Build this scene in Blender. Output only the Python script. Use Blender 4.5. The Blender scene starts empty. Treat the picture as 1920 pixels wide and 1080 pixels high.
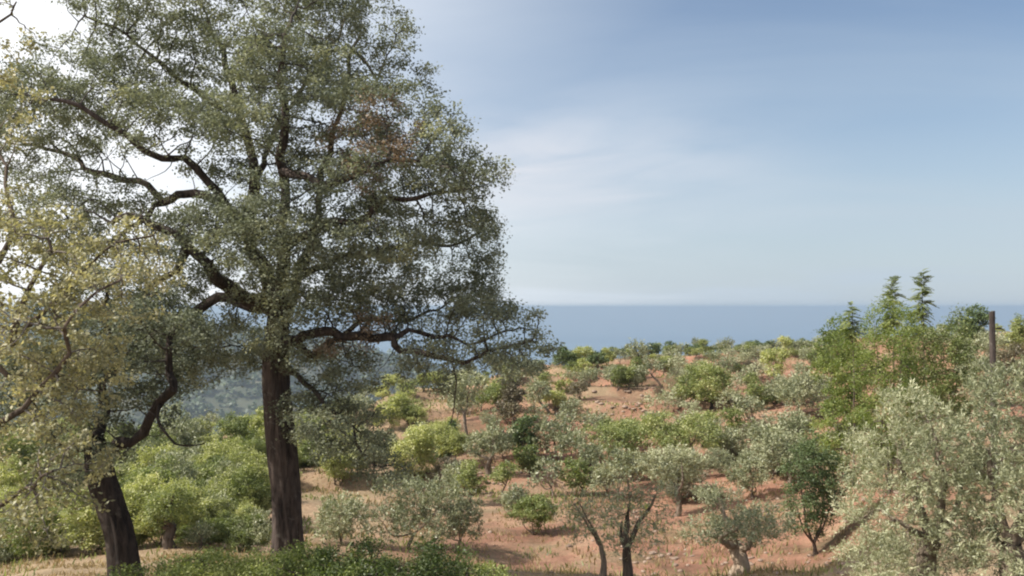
import bpy, math
import numpy as np
from mathutils import Vector

SC = bpy.context.scene
COL = SC.collection
rng = np.random.default_rng(7)

# ------------------------------------------------------------------ camera, sky, sun, exposure
F = 1707.0                      # focal length in photograph pixels (1920 wide)
EYE = 576.0                     # photograph row of eye level
PITCH = math.atan((EYE - 540.0) / F)
cd = bpy.data.cameras.new('camera')
cam = bpy.data.objects.new('camera', cd)
COL.objects.link(cam)
cd.sensor_width = 36.0
cd.lens = 36.0 * F / 1920.0
cd.clip_start = 0.1
cd.clip_end = 400000.0
cam.location = (0, 0, 0)
cam.rotation_euler = (math.radians(90) + PITCH, 0, 0)
SC.camera = cam

SUN_ELEV = math.radians(46)
SUN_AZ = math.radians(-100)     # clockwise from the view direction: from the left, a little behind
sun_dir = Vector((math.sin(SUN_AZ) * math.cos(SUN_ELEV), math.cos(SUN_AZ) * math.cos(SUN_ELEV), math.sin(SUN_ELEV)))
sl = bpy.data.lights.new('sun', 'SUN')
sl.energy = 4.5
sl.angle = math.radians(0.6)
sl.color = (1.0, 0.945, 0.86)
sun = bpy.data.objects.new('sun', sl)
COL.objects.link(sun)
sun.rotation_euler = (-sun_dir).to_track_quat('-Z', 'Y').to_euler()

SC.view_settings.view_transform = 'Standard'
SC.view_settings.look = 'None'
SC.view_settings.gamma = 1.0
SC.view_settings.use_curve_mapping = False
SC.view_settings.exposure = 0.70
SC.cycles.filter_width = 2.1
SC.cycles.max_bounces = 6
SC.cycles.diffuse_bounces = 3
SC.cycles.transmission_bounces = 3
SC.cycles.volume_bounces = 1

W = bpy.data.worlds.new('World')
SC.world = W
W.use_nodes = True
nt = W.node_tree
nt.nodes.clear()


def N(tree, typ, **kw):
    n = tree.nodes.new(typ)
    for k, v in kw.items():
        if k.startswith('i_'):
            n.inputs[k[2:]].default_value = v
        else:
            setattr(n, k, v)
    return n


def L(tree, a, b):
    tree.links.new(a, b)


def ramp(tree, fac, stops, interp='LINEAR'):
    r = tree.nodes.new('ShaderNodeValToRGB')
    r.color_ramp.interpolation = interp
    el = r.color_ramp.elements
    while len(el) < len(stops):
        el.new(0.5)
    for e, (p, c) in zip(el, stops):
        e.position = p
        e.color = (c[0], c[1], c[2], 1) if not isinstance(c, (int, float)) else (c, c, c, 1)
    if fac is not None:
        tree.links.new(fac, r.inputs['Fac'])
    return r


def math_(tree, op, a, b=None, clamp=False):
    n = tree.nodes.new('ShaderNodeMath')
    n.operation = op
    n.use_clamp = clamp
    for i, v in enumerate((a, b)):
        if v is None:
            continue
        if isinstance(v, (int, float)):
            n.inputs[i].default_value = v
        else:
            tree.links.new(v, n.inputs[i])
    return n.outputs[0]


def mixc(tree, fac, a, b, blend='MIX'):
    n = tree.nodes.new('ShaderNodeMix')
    n.data_type = 'RGBA'
    n.blend_type = blend
    for i, v in ((0, fac), (6, a), (7, b)):
        if isinstance(v, (int, float)):
            n.inputs[i].default_value = v
        elif isinstance(v, tuple):
            n.inputs[i].default_value = (v[0], v[1], v[2], 1)
        else:
            tree.links.new(v, n.inputs[i])
    return n.outputs[2]


sky = N(nt, 'ShaderNodeTexSky', sky_type='NISHITA', sun_disc=False, sun_elevation=SUN_ELEV, sun_rotation=SUN_AZ,
        altitude=100.0, air_density=1.0, dust_density=0.6, ozone_density=3.0)
geo = N(nt, 'ShaderNodeTexCoord')
sep = N(nt, 'ShaderNodeSeparateXYZ')
L(nt, geo.outputs['Generated'], sep.inputs[0])
zz = math_(nt, 'ADD', math_(nt, 'MAXIMUM', sep.outputs['Z'], 0.0), 0.12)
cx = math_(nt, 'DIVIDE', sep.outputs['X'], zz)
cy = math_(nt, 'DIVIDE', sep.outputs['Y'], zz)
cmb = N(nt, 'ShaderNodeCombineXYZ')
L(nt, cx, cmb.inputs[0])
L(nt, cy, cmb.inputs[1])
mp = N(nt, 'ShaderNodeMapping')
mp.inputs['Scale'].default_value = (0.55, 0.8, 1)
mp.inputs['Rotation'].default_value = (0, 0, math.radians(-22))
mp.inputs['Location'].default_value = (1.7, 0.4, 0)
L(nt, cmb.outputs[0], mp.inputs['Vector'])
n1 = N(nt, 'ShaderNodeTexNoise', i_Scale=0.75, i_Detail=7.0, i_Roughness=0.52, i_Distortion=0.5)
L(nt, mp.outputs[0], n1.inputs['Vector'])
cloud = ramp(nt, n1.outputs['Fac'], [(0.47, 0.0), (0.62, 0.55), (0.75, 0.9)])
# thin high veil, thicker towards the sun as it scatters forward
vd = N(nt, 'ShaderNodeVectorMath', operation='DOT_PRODUCT')
L(nt, geo.outputs['Generated'], vd.inputs[0])
vd.inputs[1].default_value = Vector((-0.95, -0.17, 0.25)).normalized()   # the side of the sun
gf = math_(nt, 'ADD', math_(nt, 'MULTIPLY', vd.outputs['Value'], 1.15), math_(nt, 'MULTIPLY', n1.outputs['Fac'], 0.45))
glow = ramp(nt, math_(nt, 'ADD', gf, 0.30, True),
            [(0.0, 0.0), (0.15, 0.05), (0.30, 0.22), (0.45, 0.40), (0.62, 0.62), (0.80, 0.88), (1.0, 1.0)])
low = ramp(nt, math_(nt, 'MAXIMUM', vd.outputs['Value'], 0.0), [(0.0, 0.0), (0.10, 0.28), (0.22, 0.78), (0.40, 0.97)])
low = ramp(nt, sep.outputs['Z'], [(0.0, 0.92), (0.10, 0.62), (0.22, 0.22), (0.36, 0.02), (1.0, 0.0)])
cov = math_(nt, 'ADD', math_(nt, 'MULTIPLY', cloud.outputs[0], 0.30), low.outputs[0], True)
cov = math_(nt, 'MAXIMUM', cov, glow.outputs[0], True)
ccol = mixc(nt, glow.outputs[0], (4.5, 5.3, 6.05), (10.5, 10.6, 10.8))
skyc = mixc(nt, cov, sky.outputs[0], ccol)
# one streaky bank of thin cloud low over the sea, straight ahead and a little to the right
azm = math_(nt, 'ARCTAN2', sep.outputs['X'], sep.outputs['Y'])
ga = math_(nt, 'POWER', math_(nt, 'DIVIDE', math_(nt, 'SUBTRACT', azm, 0.0), 0.20), 2.0)
gb = math_(nt, 'POWER', math_(nt, 'DIVIDE', math_(nt, 'SUBTRACT', sep.outputs['Z'], 0.145), 0.062), 2.0)
bank = math_(nt, 'EXPONENT', math_(nt, 'MULTIPLY', math_(nt, 'ADD', ga, gb), -1.0))
cb = N(nt, 'ShaderNodeCombineXYZ')
L(nt, math_(nt, 'MULTIPLY', azm, 5.0), cb.inputs[0])
L(nt, math_(nt, 'ADD', math_(nt, 'MULTIPLY', sep.outputs['Z'], 26.0), math_(nt, 'MULTIPLY', azm, -3.0)), cb.inputs[1])
n3 = N(nt, 'ShaderNodeTexNoise', i_Scale=1.0, i_Detail=6.0, i_Roughness=0.55, i_Distortion=0.6)
L(nt, cb.outputs[0], n3.inputs['Vector'])
bank = math_(nt, 'MULTIPLY', bank, ramp(nt, n3.outputs['Fac'], [(0.30, 0.25), (0.68, 1.0)]).outputs[0], True)
skyc = mixc(nt, bank, skyc, (6.6, 6.75, 7.25))
bg = N(nt, 'ShaderNodeBackground', i_Strength=0.0745)
L(nt, skyc, bg.inputs['Color'])
wo = N(nt, 'ShaderNodeOutputWorld')
L(nt, bg.outputs[0], wo.inputs['Surface'])


# ------------------------------------------------------------------ helpers
def ray(px, py):
    """direction for a photograph pixel, scaled so that y = 1"""
    cx_, cz_ = (px - 960.0) / F, -(py - 540.0) / F
    c, s = math.cos(PITCH), math.sin(PITCH)
    y = c - s * cz_
    z = s + c * cz_
    return np.array([cx_ / y, 1.0, z / y])


def at(px, py, Y):
    return ray(px, py) * Y


def hash2(ix, iy, seed):
    h = np.sin(ix * 127.1 + iy * 311.7 + seed * 74.7) * 43758.5453
    return h - np.floor(h)


def vnoise(x, y, seed=0):
    x = np.asarray(x, float)
    y = np.asarray(y, float)
    ix, iy = np.floor(x), np.floor(y)
    fx, fy = x - ix, y - iy
    fx = fx * fx * (3 - 2 * fx)
    fy = fy * fy * (3 - 2 * fy)
    a = hash2(ix, iy, seed)
    b = hash2(ix + 1, iy, seed)
    c = hash2(ix, iy + 1, seed)
    d = hash2(ix + 1, iy + 1, seed)
    return (a * (1 - fx) + b * fx) * (1 - fy) + (c * (1 - fx) + d * fx) * fy - 0.5


def fbm(x, y, seed=0, oct=4):
    v, a, s = 0, 1.0, 1.0
    for o in range(oct):
        v = v + a * vnoise(np.asarray(x) * s + o * 17.3, np.asarray(y) * s - o * 9.1, seed + o)
        a *= 0.5
        s *= 2.03
    return v


def smooth(a, b, x):
    t = np.clip((x - a) / (b - a), 0, 1)
    return t * t * (3 - 2 * t)


# ground heights by bearing (degrees) and distance (metres), the eye at z = 0
BEAR = [-180, -60, -29, -20, -13.8, -5.4, 1.3, 9.6, 17.5, 23.4, 30, 60, 180]
PROF = {
    'back': [(0, -1.7), (500, -1.2), (150000, -1.0)],
    'left': [(0, -1.7), (8, -3.0), (14, -4.0), (18, -4.85), (25, -6.3), (32, -7.6), (40, -8.6), (50, -9.2), (60, -9.1),
             (70, -9.4), (85, -13), (105, -21), (140, -32), (200, -48), (300, -72), (600, -130), (1000, -220), (1700, -350), (150000, -380)],
    'mid': [(0, -1.7), (8, -3.0), (14, -4.1), (18.4, -4.85), (25, -6.6), (32, -8.0), (40, -8.9), (50, -9.1), (60, -8.6),
            (72, -8.4), (88, -12), (110, -22), (140, -33), (200, -50), (300, -72), (600, -130), (1000, -220), (1700, -350), (150000, -380)],
    'c800': [(0, -1.7), (8, -3.0), (14, -4.2), (18.4, -5.1), (25, -7.0), (32, -8.4), (40, -9.1), (50, -8.9), (60, -8.2),
             (75, -7.2), (88, -7.3), (105, -12), (150, -28), (200, -46), (300, -72), (600, -130), (1000, -220), (1700, -350), (150000, -380)],
    'c1000': [(0, -1.7), (8, -3.0), (14, -4.3), (18, -5.2), (25, -7.2), (32, -8.5), (40, -9.2), (50, -8.9), (60, -8.1),
              (75, -6.9), (90, -6.1), (102, -6.1), (125, -10), (170, -25), (300, -72), (600, -130), (1000, -220), (1700, -350), (150000, -380)],
    'c1250': [(0, -1.7), (8, -3.1), (14, -4.3), (18, -5.3), (22, -6.5), (28, -7.9), (35, -8.9), (42, -9.2), (50, -8.7),
              (60, -7.8), (75, -6.6), (92, -5.7), (112, -5.3), (135, -9), (180, -25), (300, -72), (600, -130), (1000, -220), (1700, -350), (150000, -380)],
    'c1500': [(0, -1.7), (8, -3.1), (14, -4.3), (18, -5.1), (22, -6.2), (28, -7.4), (35, -8.2), (42, -8.3), (50, -7.7),
              (60, -6.8), (75, -5.6), (92, -4.7), (112, -4.2), (135, -8), (180, -24), (300, -72), (600, -130), (1000, -220), (1700, -350), (150000, -380)],
    'c1700': [(0, -1.7), (8, -3.0), (14, -4.1), (18, -4.7), (24, -5.4), (32, -5.8), (42, -5.8), (50, -5.3), (60, -4.7),
              (75, -3.8), (92, -3.0), (108, -2.7), (135, -7), (180, -23), (300, -72), (600, -130), (1000, -220), (1700, -350), (150000, -380)],
    'right': [(0, -1.7), (8, -2.9), (14, -3.8), (18, -4.3), (24, -4.8), (32, -5.0), (42, -4.7), (50, -4.2), (60, -3.6),
              (75, -2.8), (92, -2.1), (108, -2.0), (135, -6), (180, -22), (300, -72), (600, -130), (1000, -220), (1700, -350), (150000, -380)],
}
COLS = ['back', 'left', 'left', 'left', 'mid', 'c800', 'c1000', 'c1250', 'c1500', 'c1700', 'right', 'right', 'back']
_lr = np.linspace(0, math.log(150001.0), 980)
_TAB = []
for c_ in COLS:
    p_ = np.array(PROF[c_], float)
    v_ = np.interp(np.exp(_lr) - 1, p_[:, 0], p_[:, 1])
    k_ = np.exp(-0.5 * (np.arange(-18, 19) / 6.0) ** 2)
    v_ = np.convolve(np.pad(v_, 18, mode='edge'), k_ / k_.sum(), mode='valid')
    _TAB.append(v_)
_TAB = np.array(_TAB)
_BEAR = np.array(BEAR, float)


def ground_z(x, y):
    x = np.asarray(x, float)
    y = np.asarray(y, float)
    r = np.hypot(x, y)
    b = np.degrees(np.arctan2(x, y))
    k = np.clip(np.searchsorted(_BEAR, b) - 1, 0, len(_BEAR) - 2)
    t = np.clip((b - _BEAR[k]) / (_BEAR[k + 1] - _BEAR[k]), 0, 1)
    t = t * t * (3 - 2 * t)
    fi = np.log(r + 1) / _lr[1]
    i = np.clip(fi.astype(int), 0, len(_lr) - 2)
    f = np.clip(fi - i, 0, 1)
    z = (_TAB[k, i] * (1 - f) + _TAB[k, i + 1] * f) * (1 - t) + (_TAB[k + 1, i] * (1 - f) + _TAB[k + 1, i + 1] * f) * t
    near = 1 - smooth(120, 300, r)
    z = z + near * (0.55 * fbm(x / 9.0, y / 9.0, 3, 3) * smooth(16, 40, r) + 0.10 * fbm(x / 1.3, y / 1.3, 11, 3))
    # low earth terraces on the far slope
    w = r + 7.0 * fbm(x / 14.0, y / 22.0, 5, 3)
    ph = (w / 8.5) % 1.0
    saw = ph - smooth(0.80, 0.93, ph)
    z = z - 0.62 * saw * smooth(38, 50, r) * near
    # one nearer ledge at the foot of the right-hand garden
    w2 = r + 2.2 * fbm(x / 6.0, y / 9.0, 8, 2)
    z = z - 0.45 * smooth(23.5, 24.3, w2) * (1 - smooth(26, 34, w2)) * smooth(-3, 2, x) * near
    far = smooth(300, 700, r)
    z = z + far * 10 * fbm(x / 300.0, y / 300.0, 21, 4)
    return z


MARKS = []


def hit(px, py, rmax=130.0):
    """where the sight line of a photograph pixel meets the ground"""
    d = ray(px, py)
    ys = np.linspace(8, rmax, 2600)
    g = ground_z(d[0] * ys, ys)
    under = np.nonzero(d[2] * ys <= g)[0]
    if len(under) == 0:
        gap = d[2] * ys - g
        j = int(np.argmin(np.where(ys > 40, gap, 1e9)))
    else:
        j = int(under[0])
    Y = ys[j]
    return np.array([d[0] * Y, Y, float(ground_z(d[0] * Y, Y))])


def tag(o, label=None, cat=None, group=None, kind=None):
    if label:
        o['label'] = label
    if cat:
        o['category'] = cat
    if group:
        o['group'] = group
    if kind:
        o['kind'] = kind
    return o


def empty(name, loc, label, cat, group=None):
    o = bpy.data.objects.new(name, None)
    o.empty_display_size = 0.2
    COL.objects.link(o)
    o.location = [float(v) for v in loc]
    return tag(o, label, cat, group)


def link(name, me, mat, parent=None):
    o = bpy.data.objects.new(name, me)
    COL.objects.link(o)
    if mat is not None and len(me.materials) == 0:
        me.materials.append(mat)
    if parent is not None:
        o.parent = parent
    return o


def mesh_np(name, V, faces, nside, smooth_=False, tint=None):
    """V (n,3), faces (m,nside) -> mesh; tint is one float per face"""
    me = bpy.data.meshes.new(name)
    V = np.ascontiguousarray(V, np.float32)
    faces = np.ascontiguousarray(faces, np.int32)
    me.vertices.add(len(V))
    me.vertices.foreach_set('co', V.ravel())
    me.loops.add(faces.size)
    me.loops.foreach_set('vertex_index', faces.ravel())
    me.polygons.add(len(faces))
    me.polygons.foreach_set('loop_start', np.arange(0, faces.size, nside, dtype=np.int32))
    if smooth_:
        me.polygons.foreach_set('use_smooth', np.ones(len(faces), bool))
    if tint is not None:
        at_ = me.attributes.new('tint', 'FLOAT', 'FACE')
        at_.data.foreach_set('value', np.ascontiguousarray(tint, np.float32))
    me.update(calc_edges=True)
    return me


def unit(v):
    return v / np.maximum(np.linalg.norm(v, axis=-1, keepdims=True), 1e-9)


# ------------------------------------------------------------------ materials
def new_mat(name):
    m = bpy.data.materials.new(name)
    m.use_nodes = True
    t = m.node_tree
    t.nodes.clear()
    out = t.nodes.new('ShaderNodeOutputMaterial')
    return m, t, out


GAIN = {'oak leaf': 1.85, 'dry oak leaf': 1.2, 'tawny leaf': 1.4, 'olive leaf': 1.42, 'green leaf': 1.6, 'yellow green leaf': 1.55, 'dark green leaf': 1.7, 'fresh leaf': 1.15,
        'forest leaf': 1.3, 'hedge leaf': 1.4, 'dark hedge leaf': 1.3}


def leaf_mat(name, stops, transl=0.30, tcol=(1.15, 1.25, 0.55), rough=0.5, spec=0.35, nscale=0.9):
    g_ = GAIN.get(name, 1.0)
    stops = [(p, tuple(v * g_ for v in c)) for p, c in stops]
    m, t, out = new_mat(name)
    a = N(t, 'ShaderNodeAttribute', attribute_name='tint')
    g = N(t, 'ShaderNodeNewGeometry')
    oi = N(t, 'ShaderNodeObjectInfo')
    no = N(t, 'ShaderNodeTexNoise', i_Scale=nscale, i_Detail=2.0)
    L(t, g.outputs['Position'], no.inputs['Vector'])
    f = math_(t, 'ADD', a.outputs['Fac'], math_(t, 'MULTIPLY', math_(t, 'SUBTRACT', no.outputs['Fac'], 0.5), 1.1))
    f = math_(t, 'ADD', f, math_(t, 'MULTIPLY', math_(t, 'SUBTRACT', oi.outputs['Random'], 0.5), 0.35), True)
    r = ramp(t, f, stops)
    p = N(t, 'ShaderNodeBsdfPrincipled')
    p.inputs['Roughness'].default_value = rough
    p.inputs['Specular IOR Level'].default_value = spec
    L(t, r.outputs[0], p.inputs['Base Color'])
    tr = N(t, 'ShaderNodeBsdfTranslucent')
    L(t, mixc(t, 1.0, r.outputs[0], tcol, 'MULTIPLY'), tr.inputs['Color'])
    mx = N(t, 'ShaderNodeMixShader')
    mx.inputs[0].default_value = transl
    L(t, p.outputs[0], mx.inputs[1])
    L(t, tr.outputs[0], mx.inputs[2])
    L(t, mx.outputs[0], out.inputs['Surface'])
    return m


def bark_mat(name, dark, light, vscale=6.0, bump=0.6, stretch=0.16, lichen=0.55):
    m, t, out = new_mat(name)
    g = N(t, 'ShaderNodeTexCoord')
    mp_ = N(t, 'ShaderNodeMapping')
    mp_.inputs['Scale'].default_value = (1, 1, stretch)
    L(t, g.outputs['Object'], mp_.inputs['Vector'])
    n_ = N(t, 'ShaderNodeTexNoise', i_Scale=vscale * 2, i_Detail=8.0, i_Roughness=0.65, i_Distortion=0.6)
    L(t, mp_.outputs[0], n_.inputs['Vector'])
    n2 = N(t, 'ShaderNodeTexNoise', i_Scale=1.3, i_Detail=4.0)
    L(t, g.outputs['Object'], n2.inputs['Vector'])
    f = math_(t, 'ADD', math_(t, 'MULTIPLY', n_.outputs['Fac'], 0.75), math_(t, 'MULTIPLY', n2.outputs['Fac'], 0.25))
    r = ramp(t, f, [(0.34, dark), (0.62, light)])
    n4 = N(t, 'ShaderNodeTexNoise', i_Scale=4.2, i_Detail=6.0, i_Roughness=0.7, i_Distortion=0.8)
    L(t, g.outputs['Object'], n4.inputs['Vector'])
    lich = ramp(t, n4.outputs['Fac'], [(0.58, 0.0), (0.68, lichen)])
    gl = (light[0] * 1.5 + 0.02, light[1] * 1.75 + 0.02, light[2] * 1.75 + 0.015)
    colr = mixc(t, lich.outputs[0], r.outputs[0], gl)
    p = N(t, 'ShaderNodeBsdfPrincipled')
    p.inputs['Roughness'].default_value = 0.92
    p.inputs['Specular IOR Level'].default_value = 0.15
    L(t, colr, p.inputs['Base Color'])
    b = N(t, 'ShaderNodeBump', i_Strength=bump, i_Distance=0.03)
    L(t, n_.outputs['Fac'], b.inputs['Height'])
    L(t, b.outputs[0], p.inputs['Normal'])
    L(t, p.outputs[0], out.inputs['Surface'])
    return m


M = {}
M['oak'] = leaf_mat('oak leaf', [(0.0, (0.045, 0.052, 0.036)), (0.45, (0.097, 0.106, 0.074)), (0.8, (0.155, 0.162, 0.110)), (1.0, (0.215, 0.212, 0.120))],
                    transl=0.30, tcol=(1.05, 1.08, 0.75), rough=0.65, spec=0.16, nscale=0.8)
M['oak_dry'] = leaf_mat('dry oak leaf', [(0.0, (0.095, 0.070, 0.046)), (0.5, (0.175, 0.132, 0.090)), (1.0, (0.27, 0.215, 0.150))], transl=0.25, tcol=(1.2, 1.0, 0.7))
M['tawny'] = leaf_mat('tawny leaf', [(0.0, (0.125, 0.125, 0.072)), (0.4, (0.232, 0.226, 0.136)), (0.75, (0.345, 0.325, 0.205)), (1.0, (0.46, 0.415, 0.300))],
                      transl=0.35, tcol=(1.15, 1.1, 0.6), nscale=0.7)
M['olive'] = leaf_mat('olive leaf', [(0.0, (0.085, 0.096, 0.056)), (0.4, (0.168, 0.178, 0.102)), (0.75, (0.268, 0.270, 0.168)), (1.0, (0.36, 0.358, 0.238))],
                      transl=0.15, rough=0.45, spec=0.4, nscale=0.9)
M['green'] = leaf_mat('green leaf', [(0.0, (0.055, 0.068, 0.024)), (0.4, (0.110, 0.130, 0.046)), (0.75, (0.185, 0.198, 0.078)), (1.0, (0.27, 0.265, 0.125))], transl=0.32, nscale=0.5)
M['fresh'] = leaf_mat('fresh leaf', [(0.0, (0.055, 0.078, 0.020)), (0.4, (0.115, 0.152, 0.040)), (0.75, (0.190, 0.225, 0.068)), (1.0, (0.28, 0.295, 0.11))], transl=0.42, nscale=0.5)
M['lime'] = leaf_mat('yellow green leaf', [(0.0, (0.105, 0.115, 0.040)), (0.4, (0.205, 0.215, 0.085)), (0.75, (0.305, 0.305, 0.135)), (1.0, (0.40, 0.37, 0.20))], transl=0.35, nscale=0.5)
M['dark'] = leaf_mat('dark green leaf', [(0.0, (0.028, 0.040, 0.016)), (0.5, (0.060, 0.084, 0.033)), (1.0, (0.120, 0.145, 0.060))], transl=0.25, nscale=0.7)
M['hedge'] = leaf_mat('hedge leaf', [(0.0, (0.040, 0.056, 0.015)), (0.45, (0.105, 0.130, 0.036)), (0.8, (0.19, 0.208, 0.064)), (1.0, (0.27, 0.285, 0.11))], transl=0.3, nscale=0.8)
M['hedge_dark'] = leaf_mat('dark hedge leaf', [(0.0, (0.022, 0.034, 0.009)), (0.5, (0.058, 0.080, 0.020)), (1.0, (0.14, 0.165, 0.045))], transl=0.3, nscale=0.8)
M['wood_far'] = leaf_mat('forest leaf', [(0.0, (0.020, 0.036, 0.018)), (0.5, (0.048, 0.070, 0.034)), (1.0, (0.085, 0.105, 0.055))], transl=0.1, nscale=0.008)
M['scrub'] = leaf_mat('scrub leaf', [(0.0, (0.10, 0.085, 0.060)), (0.5, (0.175, 0.150, 0.095)), (1.0, (0.26, 0.24, 0.15))], transl=0.2, nscale=0.6)
M['straw'] = leaf_mat('dry grass', [(0.0, (0.20, 0.155, 0.075)), (0.5, (0.36, 0.275, 0.150)), (0.85, (0.46, 0.36, 0.21)), (1.0, (0.24, 0.26, 0.10))], transl=0.3, tcol=(1.1, 1.0, 0.7), nscale=0.15)
M['bark'] = bark_mat('oak bark', (0.015, 0.012, 0.011), (0.115, 0.088, 0.075), 7.0, 0.9)
M['bark_dark'] = bark_mat('dark oak bark', (0.012, 0.010, 0.009), (0.062, 0.047, 0.039), 7.0, 0.9)
M['twig'] = bark_mat('twig bark', (0.028, 0.024, 0.021), (0.095, 0.082, 0.070), 5.0, 0.3)
M['twig_grey'] = bark_mat('grey twig bark', (0.075, 0.062, 0.055), (0.23, 0.20, 0.175), 5.0, 0.3)
M['bark_olive'] = bark_mat('olive bark', (0.070, 0.055, 0.042), (0.27, 0.215, 0.165), 6.0, 0.7)
M['bark_pale'] = bark_mat('pale olive bark', (0.16, 0.115, 0.080), (0.42, 0.33, 0.245), 6.0, 0.7)
M['bark_small'] = bark_mat('brown bark', (0.038, 0.029, 0.024), (0.15, 0.115, 0.090), 6.0, 0.6)


# ------------------------------------------------------------------ growing trees
def curve(pts, step, wig=0.0, r=rng):
    """Catmull-Rom through pts, resampled"""
    P = np.array(pts, float)
    if len(P) == 2:
        P = np.array([P[0], (P[0] + P[1]) / 2, P[1]])
    Q = np.vstack([2 * P[0] - P[1], P, 2 * P[-1] - P[-2]])
    out = []
    for i in range(1, len(Q) - 2):
        n = max(2, int(np.linalg.norm(Q[i + 1] - Q[i]) / step))
        t = np.linspace(0, 1, n, endpoint=False)[:, None]
        out.append(0.5 * (2 * Q[i] + (Q[i + 1] - Q[i - 1]) * t + (2 * Q[i - 1] - 5 * Q[i] + 4 * Q[i + 1] - Q[i + 2]) * t ** 2
                          + (3 * Q[i] - Q[i - 1] - 3 * Q[i + 1] + Q[i + 2]) * t ** 3))
    out.append(P[-1:])
    C_ = np.vstack(out)
    if wig:
        w = r.normal(0, wig, C_.shape)
        w[0] = 0
        w = (w + np.roll(w, 1, 0)) / 2
        C_ = C_ + w
    return C_


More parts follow.
